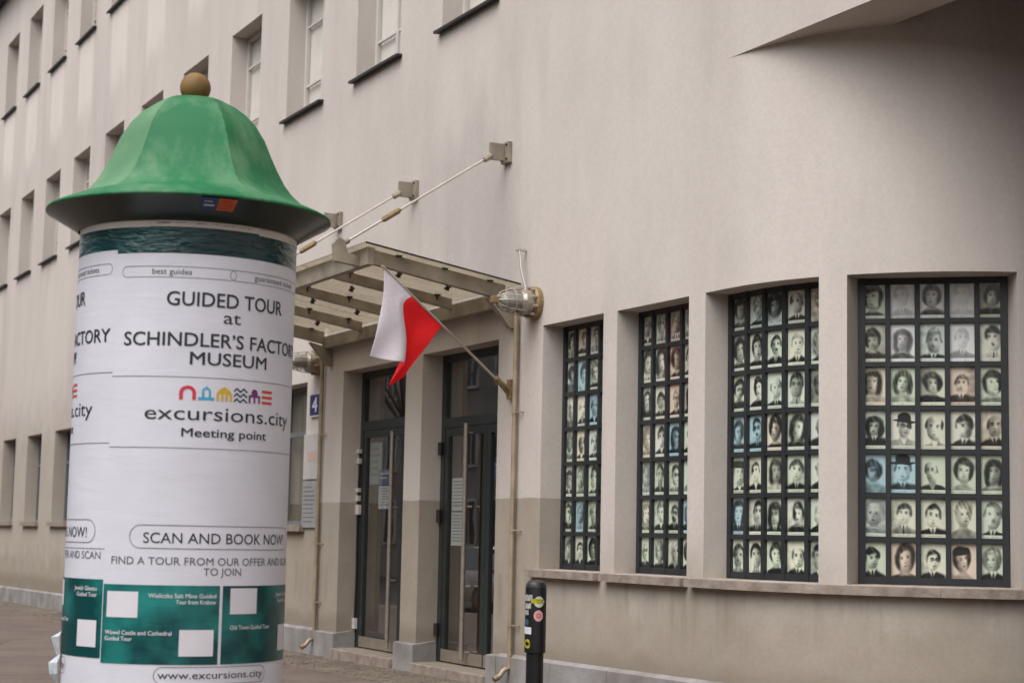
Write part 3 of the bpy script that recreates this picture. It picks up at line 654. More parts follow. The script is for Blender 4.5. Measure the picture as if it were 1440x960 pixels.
# ------------------------------------------------------------------ entrance doors
def door(x0, x1, zb, zt, split, hx, ztr, which):
    Y = P + .25; q = MB()
    q.box((x0, Y, zb), (x0 + .10, Y + .07, zt)); q.box((x1 - .10, Y, zb), (x1, Y + .07, zt)); q.box((x0 + .10, Y, zt - .09), (x1 - .10, Y + .07, zt)); q.box((x0 + .10, Y, ztr), (x1 - .10, Y + .07, ztr + .11))
    f = q.build('entrance_door', m_doorframe, B); f['label'] = which
    p = MB(); p.add([(x0 + .1, Y + .03, ztr + .11), (x1 - .1, Y + .03, ztr + .11), (x1 - .1, Y + .03, zt - .09), (x0 + .1, Y + .03, zt - .09)], [(0, 1, 2, 3)]); p.build('pane', m_doorglass, f, fix=False)
    for a, b in ((x0 + .105, split - .004), (split + .004, x1 - .105)):
        l = MB(); zz0, zz1 = zb + .012, ztr - .005; y0, y1 = Y + .005, Y + .055; sw = .085
        l.box((a, y0, zz0), (a + sw, y1, zz1)); l.box((b - sw, y0, zz0), (b, y1, zz1)); l.box((a + sw, y0, zz1 - .09), (b - sw, y1, zz1)); l.box((a + sw, y0, zz0), (b - sw, y1, zz0 + .10))
        l.build('door_leaf', m_doorframe, f)
        k = MB(); k.box((a + .01, y0 - .004, zz0 + .006), (b - .01, y0 - .001, zz0 + .135)); k.build('kick_plate', m_steel, f)
        p = MB(); p.add([(a + sw, Y + .03, zz0 + .1), (b - sw, Y + .03, zz0 + .1), (b - sw, Y + .03, zz1 - .09), (a + sw, Y + .03, zz1 - .09)], [(0, 1, 2, 3)]); p.build('pane', m_doorglass, f, fix=False)
    h = MB(); yh = Y - .075; h.tube([(hx, yh, zb + .06), (hx, yh, 2.70)], .026, 12)
    for z in (zb + .15, .95, 1.8, 2.60): h.tube([(hx, yh, z), (hx, Y + .01, z)], .012, 8)
    h.build('handle', m_steel, f, smooth=True)
    return f
d1 = door(*doors[0], -19.25, -19.43, 2.755, 'left glazed entrance door with white contact boxes on its jamb')
d2 = door(*doors[1], -17.03, -17.39, 2.68, 'right glazed entrance door beside the flag')
def notice(f, x0, x1, z0, z1, m, name='notice', lines=0, lc=None, dy=.05):
    Y = P + .25 + dy; q = MB(); q.box((x0, Y - .0015, z0), (x1, Y, z1)); o = q.build(name, m, f)
    if lines:
        l = MB(); h = (z1 - z0) / (lines + 1.5)
        for i in range(lines):
            zc = z1 - h * (i + 1); w_ = (x1 - x0) * rnd.uniform(.55, .84); l.box((x0 + .08 * (x1 - x0), Y - .003, zc - h * .16), (x0 + .08 * (x1 - x0) + w_, Y - .002, zc + h * .16), 0)
        l.build('printed_lines', lc or mat('grey_print', srgb(120, 124, 130), .7), o if False else f)
    return o
m_blue = mat('blue_sticker', srgb(66, 82, 128), .5); m_pale = mat('pale_poster', srgb(150, 168, 170), .6)
notice(d1, -20.40, -20.03, 2.09, 2.60, m_pale, 'poster', 5); notice(d1, -20.09, -19.72, 2.08, 2.27, m_blue, 'sticker', 2, m_paper, dy=.046); notice(d1, -20.09, -19.70, 1.79, 2.065, m_paper, 'notice', 7, dy=.046)
notice(d2, -17.98, -17.60, 1.76, 2.12, m_paper, 'notice', 8); notice(d2, -17.98, -17.60, 1.38, 1.745, m_paper, 'notice', 9)
notice(d2, -16.93, -16.52, 2.09, 2.31, m_blue, 'sticker', 2, m_paper)
for z, hh in ((2.50, .05), (2.38, .07), (2.02, .05), (1.92, .07), (1.78, .12), (.42, .07), (.36, .07)):
    q = MB(); ww = .05 if hh < .1 else .08; q.box((-20.64 + .02 - .0, P + .205, z - hh / 2), (-20.62 + ww + .02, P + .249, z + hh / 2)); q.build('contact_box', m_white, d1, bevel=.004)
for z in (2.45, .45, 1.7):
    q = MB(); q.tube([(-18.15, P + .22, z - .07), (-18.15, P + .22, z + .07)], .03, 10); q.build('hinge', m_dark, d2, smooth=True)
# cable beside the first door
q = MB(); q.tube([(-20.59, P + .23, .35), (-20.585, P + .235, 1.0), (-20.595, P + .23, 1.75), (-20.58, P + .235, 2.5)], .014, 6); q.build('cable', m_dark, d1, smooth=True)
# hall seen through the doors: counter and bright poster
q = MB(); q.box((-20.6, 11.2, .08), (-17.2, 11.8, 1.1)); bbuild(q, 'reception_counter', mat('wooden_counter', srgb(120, 84, 58), .5, var=.2, scale=4))

# ------------------------------------------------------------------ entrance canopy
CN = empty('entrance_canopy', (-18.5, P, 3.9), 'glass entrance canopy on beige steel beams hung from the wall by tie rods', 'canopy')
slope = lambda y: 4.10 + (7.98 - y) * .0 - (y - 6.455) * .165     # top line of the cross beams minus offset
def cb(mb, name, m, **k): return mb.build(name, m, CN, **k)
xb = [-15.95, -17.22, -18.5, -19.78, -21.05]
top = lambda y: 4.245 - (y - 6.455) * .158
for i, x in enumerate(xb):
    side = i in (0, 4); wd = .07 if side else .055; h0, h1 = (.14, .155) if side else (.105, .115)
    y0, y1 = 6.50, 7.93
    q = MB(); q.hexa([(x - wd / 2, y0, top(y0) - h0), (x + wd / 2, y0, top(y0) - h0), (x + wd / 2, y1, top(y1) - h1), (x - wd / 2, y1, top(y1) - h1), (x - wd / 2, y0, top(y0)), (x + wd / 2, y0, top(y0)), (x + wd / 2, y1, top(y1)), (x - wd / 2, y1, top(y1))])
    cb(q, 'cross_beam', m_beam, bevel=.004)
q = MB(); q.box((-21.09, 6.42, 4.09), (-15.91, 6.498, 4.268)); cb(q, 'front_beam', m_beam, bevel=.005)
q = MB(); q.box((-21.09, 7.93, 3.80), (-15.91, 8.045, 3.95)); cb(q, 'wall_beam', m_beam, bevel=.005)
for x in (-15.95, -21.05):      # gusset plates on the wall
    q = MB(); pr = [(7.74, 3.868), (8.045, 3.80), (8.045, 3.58), (7.99, 3.58)]
    q.add([(x - .045, y, z) for y, z in pr] + [(x + .045, y, z) for y, z in pr], [(0, 1, 2, 3), (7, 6, 5, 4), (0, 4, 5, 1), (1, 5, 6, 2), (2, 6, 7, 3), (3, 7, 4, 0)]); cb(q, 'gusset', m_beam)
# glass sheets in three panels, resting on small fittings
gx = [-21.22, -19.46, -17.56, -15.76]
gt = lambda y: 4.285 - (y - 6.36) * .161
for i in range(3):
    a, b = gx[i] + .008, gx[i + 1] - .008; q = MB(); y0, y1 = 6.34, 8.03
    q.hexa([(a, y0, gt(y0) - .014), (b, y0, gt(y0) - .014), (b, y1, gt(y1) - .014), (a, y1, gt(y1) - .014), (a, y0, gt(y0)), (b, y0, gt(y0)), (b, y1, gt(y1)), (a, y1, gt(y1))])
    cb(q, 'glass_sheet', m_canglass)
    e = MB(); e.hexa([(a, y0 - .002, gt(y0) - .015), (b, y0 - .002, gt(y0) - .015), (b, y0 - .0005, gt(y0) - .015), (a, y0 - .0005, gt(y0) - .015), (a, y0 - .002, gt(y0) + .001), (b, y0 - .002, gt(y0) + .001), (b, y0 - .0005, gt(y0) + .001), (a, y0 - .0005, gt(y0) + .001)])
q = MB(); x = gx[3] - .006; q.hexa([(x, 6.34, gt(6.34) - .016), (x + .004, 6.34, gt(6.34) - .016), (x + .004, 8.03, gt(8.03) - .016), (x, 8.03, gt(8.03) - .016), (x, 6.34, gt(6.34) + .002), (x + .004, 6.34, gt(6.34) + .002), (x + .004, 8.03, gt(8.03) + .002), (x, 8.03, gt(8.03) + .002)]); cb(q, 'edge_seal', m_dark)
for x in xb:
    for y in (6.75, 7.25, 7.75):
        q = MB(); z = top(y); q.tube([(x + .02, y, z - .06), (x + .02, y, gt(y) - .016)], .012, 8); q.box((x - .02, y - .03, gt(y) - .03), (x + .06, y + .03, gt(y) - .0155)); cb(q, 'glass_fitting', m_dark)
for x in (-16.6, -17.9, -19.1, -20.4):
    for y in (7.05, 7.6):
        q = MB(); z = gt(y) - .05; q.tube([(x - .07, y, z), (x + .07, y, z)], .012, 8); q.tube([(x, y, z - .03), (x, y, gt(y) - .015)], .02, 8); cb(q, 'glass_fitting', m_dark)
# tie rods
for i, x in enumerate((-16.15, -18.52, -20.90)):
    q = MB(); q.box((x - .085, 8.0, 5.31), (x + .085, 8.048, 5.53)); q.box((x - .016, 7.83, 5.33), (x + .016, 8.0, 5.51)); pl = cb(q, 'wall_anchor', m_beam, bevel=.005)
    bl = MB()
    for dx in (-.06, .06):
        for dz in (-.075, .075): bl.tube([(x + dx, 7.988, 5.42 + dz), (x + dx, 8.0, 5.42 + dz)], .013, 6)
    bl.build('bolt', m_dark, pl)['kind'] = 'stuff'
    q = MB(); pr = [(6.17, 4.13), (6.418, 4.10), (6.418, 4.20), (6.30, 4.22), (6.26, 4.34), (6.20, 4.37), (6.15, 4.30)]
    n_ = len(pr); q.add([(x - .035, y, z) for y, z in pr] + [(x + .035, y, z) for y, z in pr], [tuple(range(n_)), tuple(range(2 * n_ - 1, n_ - 1, -1))] + [(k, (k + 1) % n_, n_ + (k + 1) % n_, n_ + k) for k in range(n_)]); cb(q, 'rod_lug', m_beam)
    A, Z = Vector((x, 7.86, 5.38)), Vector((x, 6.24, 4.30))
    q = MB(); q.tube([A, Z], .0125, 10); rd = cb(q, 'tie_rod', m_rod, smooth=True)
    for t0, t1, r_ in ((0, .06, .034), (.62, .74, .03), (.95, 1, .026)):
        q = MB(); q.tube([A.lerp(Z, t0), A.lerp(Z, t0 + (t1 - t0) * .12), A.lerp(Z, t1 - (t1 - t0) * .12), A.lerp(Z, t1)], [r_ * .6, r_, r_, r_ * .6], 8); q.build('turnbuckle', m_brass if t0 == .62 else m_beam, rd)
    if i == 1:
        q = MB(); q.lathe([(.0, -.03), (.03, -.022), (.036, 0), (.03, .022), (0, .03)], (x + .01, 6.15, 4.36), 12); q.build('red_cap', mat('red_plastic', srgb(190, 50, 40), .4), rd, smooth=True)

# ------------------------------------------------------------------ flag
FL = empty('national_flag', (-15.945, 8.03, 2.95), 'white and red flag drooping from a pole on the wall below the canopy', 'flag')
A, T = Vector((-15.945, 7.97, 2.97)), Vector((-15.60, 6.47, 4.02))
q = MB(); q.tube([A, T], [.014, .012], 10); q.tube([T, T + (T - A).normalized() * .03], [.018, .012], 8); q.build('pole', m_rod, FL, smooth=True)
q = MB(); q.tube([A - (T - A).normalized() * .06, A + (T - A).normalized() * .16], .026, 10); q.box((-15.985, 8.0, 2.86), (-15.905, 8.045, 3.06)); q.bar((-15.945, 8.02, 2.88), (-15.93, 7.86, 3.04), .03, .012); q.bar((-16.02, 7.9, 3.1), (-15.945, 8.02, 2.97), .025, .01); q.build('bracket', m_brass, FL)
# cloth: hangs from the pole; rows follow the pole from tip to hem, columns run down the drop
dirp = (A - T).normalized(); Lp = .97
nu, nv = 60, 44; vs = []; side = Vector((dirp.y, -dirp.x, 0)).normalized()
FC = [[(.0, 4.018), (.178, 3.90), (.343, 3.785), (.537, 3.655), (.724, 3.525)],
      [(-.024, 3.72), (.094, 3.69), (.212, 3.674), (.456, 3.56), (.64, 3.44)],
      [(-.10, 3.428), (.095, 3.402), (.257, 3.361), (.385, 3.345), (.507, 3.25)],
      [(-.19, 3.150), (.02, 3.124), (.223, 3.098), (.165, 2.909), (.311, 2.99)]]
FN = [[0, 0, 0, 0, 0], [.02, .05, .02, -.03, 0], [.03, .07, .03, -.06, -.02], [.05, .09, .05, -.09, -.05]]
hh = Vector((dirp.x, dirp.y, 0)).normalized(); sidev = Vector((hh.y, -hh.x, 0))
if sidev.dot(Vector((12, -8, 0))) < 0: sidev = -sidev
def cr(p, t):
    n_ = len(p) - 1; x_ = min(t * n_, n_ - 1e-6); i_ = int(x_); f_ = x_ - i_
    a, b, c, d = p[max(i_ - 1, 0)], p[i_], p[i_ + 1], p[min(i_ + 2, n_)]
    return .5 * (2 * b + (c - a) * f_ + (2 * a - 5 * b + 4 * c - d) * f_ ** 2 + (3 * b - a - 3 * c + d) * f_ ** 3)
def flag_pt(u, v):
    # u runs along the pole from its tip, v down the cloth; control points are metres along the pole heading, height and swing
    P3 = [[Vector((FC[r][c][0], FC[r][c][1], FN[r][c])) for c in range(5)] for r in range(4)]
    cols_ = [cr([P3[r][c] for r in range(4)], v) for c in range(5)]; k = cr(cols_, u)
    sw = k.z * 1.25 + v * (.022 * math.sin(u * 16 + v * 2) + .008 * math.sin(v * 11 + u * 9))
    p = Vector((T.x, T.y, 0)) + hh * k.x + sidev * sw; p.z = k.y; return p
for j in range(nv + 1):
    for i in range(nu + 1): vs.append(tuple(flag_pt(i / nu, j / nv)))
faces = [(j * (nu + 1) + i, j * (nu + 1) + i + 1, (j + 1) * (nu + 1) + i + 1, (j + 1) * (nu + 1) + i) for j in range(nv) for i in range(nu)]
def clothmat(name, c, tr):
    m = mat(name, c, .8, var=.04, scale=30); t = m.node_tree; p = t.nodes['Principled BSDF']; o = t.nodes['Material Output']
    tl = N(t, 'ShaderNodeBsdfTranslucent'); tl.inputs[0].default_value = c; mx = N(t, 'ShaderNodeMixShader'); mx.inputs[0].default_value = tr
    t.links.new(p.outputs[0], mx.inputs[1]); t.links.new(tl.outputs[0], mx.inputs[2]); t.links.new(mx.outputs[0], o.inputs[0]); return m
m_fw = clothmat('white_flag_cloth', srgb(232, 226, 232), .4); m_fr = clothmat('red_flag_cloth', srgb(250, 34, 42), .35)
me = bpy.data.meshes.new('cloth'); me.from_pydata(vs, [], faces); me.materials.append(m_fw); me.materials.append(m_fr)
me.polygons.foreach_set('material_index', [0 if (k % nu) < nu // 2 else 1 for k in range(len(faces))]); me.polygons.foreach_set('use_smooth', [True] * len(faces)); me.update()
fo = link('cloth', me, None, FL); fo.matrix_parent_inverse = Matrix.Translation(-FL.location)
so_ = fo.modifiers.new('solid', 'SOLIDIFY'); so_.thickness = .0015

# ------------------------------------------------------------------ wall lamps, pipes, signs
m_cage = mat('galvanised_cage', srgb(176, 166, 152), .45, metal=.5, var=.1, scale=20); m_lglass = mat('dusty_lamp_glass', srgb(150, 146, 138), .15, var=.1, coat=.5)
def lamp(x, z, label, first=True):
    E_ = empty('wall_lamp', (x, P, z), label, 'lamp', 'caged lamps on either side of the canopy')
    c = (x, P, z)
    q = MB(); q.lathe([(0, -.002), (.165, -.002), (.165, -.05), (.145, -.07), (.0, -.07)], c, 28, axis='y'); q.build('mounting_ring', m_brass, E_, smooth=True)
    q = MB(); q.lathe([(.12, -.07), (.125, -.16), (.105, -.19), (.0, -.19)], c, 28, axis='y'); q.build('housing', m_cage, E_, smooth=True)
    q = MB(); q.lathe([(.085, -.19), (.085, -.30), (.07, -.36), (.04, -.39), (0, -.40)], c, 24, axis='y'); q.build('lamp_glass', m_lglass, E_, smooth=True)
    for k in range(8):
        a = 2 * math.pi * k / 8; ca, sa = math.cos(a), math.sin(a)
        q = MB(); q.tube([(x + r_ * ca, P + y_, z + r_ * sa) for r_, y_ in ((.135, -.15), (.125, -.24), (.11, -.33), (.08, -.40), (.03, -.43))], .006, 6); q.build('cage_bar', m_cage, E_, smooth=True)
    for r_, y_ in ((.137, -.16), (.122, -.27), (.1, -.36)):
        q = MB(); q.tube([(x + r_ * math.cos(2 * math.pi * k / 24), P + y_, z + r_ * math.sin(2 * math.pi * k / 24)) for k in range(25)], .006, 6, cap=False); q.build('cage_ring', m_cage, E_, smooth=True)
    q = MB()
    for k in range(10):
        a = 2 * math.pi * (k + .5) / 10; q.tube([(x + .148 * math.cos(a), P - .06, z + .148 * math.sin(a)), (x + .148 * math.cos(a), P - .11, z + .148 * math.sin(a))], .014, 6)
    q.build('clamp_bolts', m_cage, E_)['kind'] = 'stuff'
    q = MB(); q.box((x - .035, P - .50, z - .03), (x + .035, P - .425, z + .035)); q.build('end_cap', m_brass, E_, bevel=.006)
    return E_
lamp(-15.47, 3.785, 'round caged wall lamp right of the canopy, above the tall drainpipe')
lamp(-21.50, 3.66, 'round caged wall lamp left of the canopy, close to the advertising column')
q = MB(); q.tube([(-15.60, 8.0, 3.93), (-15.66, 7.97, 4.14), (-15.70, 7.97, 4.34)], .011, 8); q.tube([(-15.70, 8.05, 4.34), (-15.70, 7.96, 4.345)], .014, 8); q.tube([(-15.70, 7.97, 4.34), (-15.76, 7.97, 4.35)], .012, 8)
tag(q.build('conduit', m_rod, smooth=True), 'thin bare metal rod rising on the wall above the right lamp', 'conduit')
def pipe(x, ztop, label):
    E_ = empty('drainpipe', (x, P - .07, gz(x)), label, 'pipe', 'drainpipes framing the entrance'); y = P - .05; zb = gz(x) + .10
    q = MB(); pts = [(x, y, ztop), (x, y, zb + .10)] + [(x, y - .10 * math.sin(a), zb + .10 - .10 * (1 - math.cos(a)) ) for a in (.4, .8, 1.2)] + [(x - .0, y - .13, zb + .0)]
    q.tube(pts, .025, 14); q.build('pipe', m_pipe, E_, smooth=True)
    q = MB(); q.tube([(x + .0, y - .125, zb + .015), (x, y - .165, zb - .01)], .030, 12); q.build('spout', m_brass, E_, smooth=True)
    for z in (2.72, 1.55 if x > -18 else 1.35, .62):
        q = MB(); q.tube([(x, y, z - .015), (x, y, z + .015)], .031, 12); q.tube([(x + .02, y + .005, z), (x + .11, y + .02, z), (x + .11, P + .01, z)], .008, 6); q.build('pipe_clip', m_pipe, E_)
    q = MB(); q.tube([(x - .055, P - .012, ztop), (x - .055, P - .012, gz(x) + .5)], .009, 8); q.build('cable', mat('cream_cable', srgb(172, 152, 124), .6), E_, smooth=True)
pipe(-15.80, 3.72, 'bronze drainpipe beside the right door, next to the flag bracket')
pipe(-21.25, 3.75, 'bronze drainpipe left of the doors, beside the house number')

def text_mesh(body, bold=0.0, italic=0.0):
    cu = bpy.data.curves.new('t', 'FONT'); cu.body = body; cu.size = 1; cu.shear = italic; cu.resolution_u = 3
    o = bpy.data.objects.new('t', cu); COL.objects.link(o); bpy.context.view_layer.update()
    dg = bpy.context.evaluated_depsgraph_get(); me = o.evaluated_get(dg).to_mesh()
    v = np.array([q.co[:] for q in me.vertices]); f = [tuple(p.vertices) for p in me.polygons]
    o.evaluated_get(dg).to_mesh_clear(); bpy.data.objects.remove(o); bpy.data.curves.remove(cu)
    if bold:      # thicker strokes: the same glyphs laid again a hair to the sides, each a little higher
        n_ = len(v); vv = []; ff = []
        for k_, (dx, dy) in enumerate(((0, 0), (bold, bold * .5), (-bold, -bold * .5), (bold, -bold * .5), (-bold, bold * .5))):
            vv.append(v + np.array([dx, dy, 0]) + np.array([0, 0, k_])); ff += [tuple(i + n_ * k_ for i in q) for q in f]
        v = np.concatenate(vv); f = ff
    return v, f
# house number
HN = empty('house_number_plate', (-21.55, P, 3.1), 'small dark blue enamel plate with a white number 4', 'sign')
q = MB(); q.box((-21.70, P - .035, 2.99), (-21.32, P - .02, 3.25)); q.build('plate', mat('blue_enamel', srgb(34, 48, 104), .25, var=.05), HN, bevel=.004)
q = MB()
for a, b in (((-21.715, P - .03, 2.965), (-21.305, P - .003, 2.985)), ((-21.715, P - .03, 3.255), (-21.305, P - .003, 3.27))): q.box(a, b)
q.build('plate_holder', m_white, HN)
v, f = text_mesh('4', .02); v[:, :2] -= v[:, :2].min(0); v[:, :2] *= .19 / v[:, 1].max(); v[:, 2] *= .05
cu_w = v[:, 0].max(); q = MB(); q.add([(-21.51 - cu_w * .7 + a * 1.4, P - .037 - c * 0.01, 3.025 + b) for a, b, c in v], f); q.build('lettering', m_paper, HN, fix=False)
# notice boards
NB = empty('notice_board', (-21.65, P, 2.7), 'pale notice board with a faint red print, above the grey board', 'notice board')
q = MB(); q.box((-21.88, P - .03, 2.17), (-21.34, P - .004, 2.75)); q.build('board', mat('pale_board', srgb(196, 192, 188), .4, var=.05), NB)
q = MB(); q.box((-21.74, P - .033, 2.40), (-21.44, P - .031, 2.52)); q.build('red_print', mat('faded_red_print', srgb(205, 160, 152), .6, col2=srgb(196, 180, 172), scale=12), NB)
NB2 = empty('notice_board', (-21.65, P, 1.8), 'grey printed notice board under the pale one', 'notice board')
q = MB(); q.box((-21.88, P - .03, 1.55), (-21.34, P - .004, 2.145)); q.build('board', mat('grey_board', srgb(158, 158, 160), .35, var=.05), NB2)
q = MB()
for i in range(9): q.box((-21.84, P - .033, 1.62 + i * .055), (-21.84 + rnd.uniform(.3, .42), P - .031, 1.635 + i * .055))
q.build('printed_lines', mat('print_grey', srgb(118, 118, 122), .7), NB2)

# ------------------------------------------------------------------ bollard
BX, BY = -11.64, 6.10
BO = empty('bollard', (BX, BY, gz(BX)), 'black street bollard with torn stickers standing before the portrait windows', 'bollard')
q = MB(); q.lathe([(.064, -.05), (.064, .66)], (BX, BY, 0), 32); q.build('post', m_black, BO, smooth=True)
q = MB(); q.lathe([(.064, .655), (.078, .66), (.078, 1.115), (.076, 1.125)], (BX, BY, 0), 32); q.build('sleeve', m_black, BO, smooth=True)
q = MB(); q.lathe([(.078, 1.126), (.077, 1.14), (.066, 1.165), (.04, 1.18), (0, 1.184)], (BX, BY, 0), 32); q.build('cap', mat('worn_black_cap', srgb(48, 50, 52), .3, var=.2), BO, smooth=True)
bcam = math.atan2(-BY, -BX)
def bol_sticker(t0, t1, z0, z1, m, rnd_=False, off=.0015, nm='sticker', tilt=0):
    q = MB(); r_ = .078 + off; n_ = 16; tc, zc, ta, za = (t0 + t1) / 2, (z0 + z1) / 2, (t1 - t0) / 2, (z1 - z0) / 2
    pt = lambda th, z: (BX + r_ * math.cos(bcam + R_(th)), BY + r_ * math.sin(bcam + R_(th)), z)
    if rnd_:
        vs = []; fs = []; 
        for ring in (0, .5, 1):
            for k in range(24):
                a = 2 * math.pi * k / 24; w = 1 + (.12 * math.sin(a * 3 + tilt * 5) if rnd_ == 2 else 0); vs.append(pt(tc + ta * ring * math.cos(a) * w, zc + za * ring * math.sin(a) * w))
        for rg in range(2):
            for k in range(24): fs.append((rg * 24 + k, rg * 24 + (k + 1) % 24, (rg + 1) * 24 + (k + 1) % 24, (rg + 1) * 24 + k))
        q.add(vs, fs)
    else:
        vs = [pt(t0 + (t1 - t0) * i / n_, z + tilt * (i / n_) + (rnd.uniform(-.004, .004) if nm == 'torn_sticker' else 0)) for z in (z0, z1) for i in range(n_ + 1)]
        q.add(vs, [(i, i + 1, n_ + 2 + i, n_ + 1 + i) for i in range(n_)])
    return q.build(nm, m, BO, fix=False)
ms_w = mat('torn_white_paper', srgb(190, 188, 186), .7, col2=srgb(120, 118, 120), scale=60); ms_y = mat('yellow_sticker', srgb(196, 186, 40), .5, col2=srgb(110, 110, 20), scale=50)
ms_p = mat('pink_sticker', srgb(216, 160, 160), .5, var=.04); ms_r = mat('red_print', srgb(190, 70, 74), .5); ms_b = mat('teal_sticker', srgb(60, 110, 128), .5, col2=srgb(30, 60, 80), scale=40)
bol_sticker(-78, -18, 1.03, 1.075, ms_w, nm='torn_sticker'); bol_sticker(-70, -25, .975, 1.015, ms_w, nm='torn_sticker')
bol_sticker(-10, 46, .985, 1.065, mat('pale_round_sticker', srgb(200, 206, 180), .5), 1, .002)
bol_sticker(-30, 50, 1.012, 1.048, ms_y, 2, .003, tilt=.4)
bol_sticker(-10, 42, .885, .965, ms_p, 1); bol_sticker(4, 28, .908, .942, ms_r, 1, .0025); bol_sticker(9, 23, .916, .934, ms_p, 1, .0035)
bol_sticker(-75, -40, .93, .965, ms_w, nm='torn_sticker'); bol_sticker(-72, -38, .855, .90, ms_b, 1)
bol_sticker(-80, -22, .795, .845, mat('white_label', srgb(212, 212, 216), .5, var=.03), nm='sticker', tilt=-.004)
bol_sticker(-76, -25, .69, .755, ms_y, 2, .0015, tilt=.9); bol_sticker(-62, -36, .71, .738, m_black, 2, .003, tilt=.3)

# ------------------------------------------------------------------ advertising column
AX, AY, AR = -9.777, 2.852, .605
AC = empty('advertising_column', (AX, AY, gz(AX)), 'round advertising column covered in white tour posters under a green bell roof', 'advertising column')
acam = math.atan2(-AY, -AX)
def cp(th, z, off=0.0):
    a = acam + R_(th); return (AX + (AR + off) * math.cos(a), AY + (AR + off) * math.sin(a), z)
m_drum = mat('pasted_drum', srgb(170, 162, 150), .9, var=.2, scale=12)
q = MB(); q.lathe([(.66, 0.02), (.66, .30), (.62, .34), (AR - .006, .36), (AR - .006, 3.20)], (AX, AY, gz(AX)), 96); q.build('drum', m_drum, AC, smooth=True)
def papermat(name, c, wr=.13, rough=.45, c2=None, sc=7):
    m = bpy.data.materials.new(name); m.use_nodes = True; t = m.node_tree; p = t.nodes['Principled BSDF']; p.inputs['Roughness'].default_value = rough
    L = t.links.new; tc = N(t, 'ShaderNodeTexCoord'); mp = N(t, 'ShaderNodeMapping'); mp.inputs['Scale'].default_value = (1, 1, 4.5); L(tc.outputs['Object'], mp.inputs[0])
    n1 = N(t, 'ShaderNodeTexNoise'); n1.inputs['Scale'].default_value = sc; n1.inputs['Detail'].default_value = 5; n1.inputs['Distortion'].default_value = .8; L(mp.outputs[0], n1.inputs['Vector'])
    b = N(t, 'ShaderNodeBump'); b.inputs['Strength'].default_value = wr; b.inputs['Distance'].default_value = .02; L(n1.outputs[0], b.inputs['Height']); L(b.outputs[0], p.inputs['Normal'])
    n2 = N(t, 'ShaderNodeTexNoise'); n2.inputs['Scale'].default_value = 3.2; n2.inputs['Detail'].default_value = 3; L(tc.outputs['Object'], n2.inputs['Vector'])
    r = N(t, 'ShaderNodeMapRange'); r.inputs[1].default_value = .35; r.inputs[2].default_value = .65; L(n2.outputs[0], r.inputs[0])
    mx = N(t, 'ShaderNodeMix', data_type='RGBA'); mx.inputs[6].default_value = c; mx.inputs[7].default_value = c2 or tuple(x * .93 for x in c[:3]) + (1,); L(r.outputs[0], mx.inputs[0]); L(mx.outputs[2], p.inputs['Base Color'])
    return m
m_poster = papermat('white_poster_paper', srgb(212, 212, 221), .11, sc=3.5); m_band = papermat('dark_green_band', srgb(4, 46, 50), .9, .2, srgb(12, 68, 70), 7)
m_teal = papermat('teal_print', srgb(0, 62, 64), .12, .35, srgb(34, 128, 122), 5)
for n_ in m_teal.node_tree.nodes:
    if n_.type == 'MAP_RANGE': n_.inputs[1].default_value = .46; n_.inputs[2].default_value = .72; m_ink = mat('black_ink', srgb(34, 38, 46), .5, var=.02); m_grey = mat('grey_ink', srgb(92, 94, 100), .5, var=.02)
m_wht = mat('white_ink', srgb(212, 210, 216), .5, var=.02)
def strip_(th0, th1, z0, z1, off, m, parent, name, step=2.5, rag=0, mi=None):
    n_ = max(1, int(abs(th1 - th0) / step)); q = MB()
    vs = [cp(th0 + (th1 - th0) * i / n_, z + (rnd.uniform(-rag, rag) if (rag and z == z1) else 0), off) for z in (z0, z1) for i in range(n_ + 1)]
    q.add(vs, [(i, i + 1, n_ + 2 + i, n_ + 1 + i) for i in range(n_)])
    me = q.mesh(name, fix=False)
    for p_ in me.polygons: p_.use_smooth = True
    o = link(name, me, m, parent); o.matrix_parent_inverse = parent_world(parent).inverted(); return o
def polyline(pts, wd, off, m, parent, name='printed_line'):
    q = MB(); K = math.degrees(1 / AR)
    for (a, b) in zip(pts[:-1], pts[1:]):
        d = Vector(((b[0] - a[0]) / K, b[1] - a[1])); 
        if d.length < 1e-7: continue
        n_ = Vector((-d.y, d.x)).normalized() * wd / 2
        q.add([cp(a[0] - n_.x * K, a[1] - n_.y, off), cp(b[0] - n_.x * K, b[1] - n_.y, off), cp(b[0] + n_.x * K, b[1] + n_.y, off), cp(a[0] + n_.x * K, a[1] + n_.y, off)], [(0, 1, 2, 3)])
    return q.build(name, m, parent, fix=False)
def pill(t0, t1, z0, z1, off, m, parent, wd=.004):
    K = math.degrees(1 / AR); r = (z1 - z0) / 2; zc = (z0 + z1) / 2; pts = []
    n_ = max(2, int((t1 - t0) / 3)); a0_, a1_ = t0 + r * K, t1 - r * K
    pts += [(a0_ + (a1_ - a0_) * i / n_, z1) for i in range(n_ + 1)]
    pts += [(a1_ + r * K * math.sin(a), zc + r * math.cos(a)) for a in [math.pi * k / 12 for k in range(1, 12)]]
    pts += [(a1_ + (a0_ - a1_) * i / n_, z0) for i in range(n_ + 1)]
    pts += [(a0_ - r * K * math.sin(a), zc - r * math.cos(a)) for a in [math.pi * k / 12 for k in range(1, 12)]] + [pts[0]]
    return polyline(pts, wd, off, m, parent, 'printed_outline')
v_, f_ = text_mesh('H'); CAPH = float(v_[:, 1].max() - v_[:, 1].min())
TM = {}
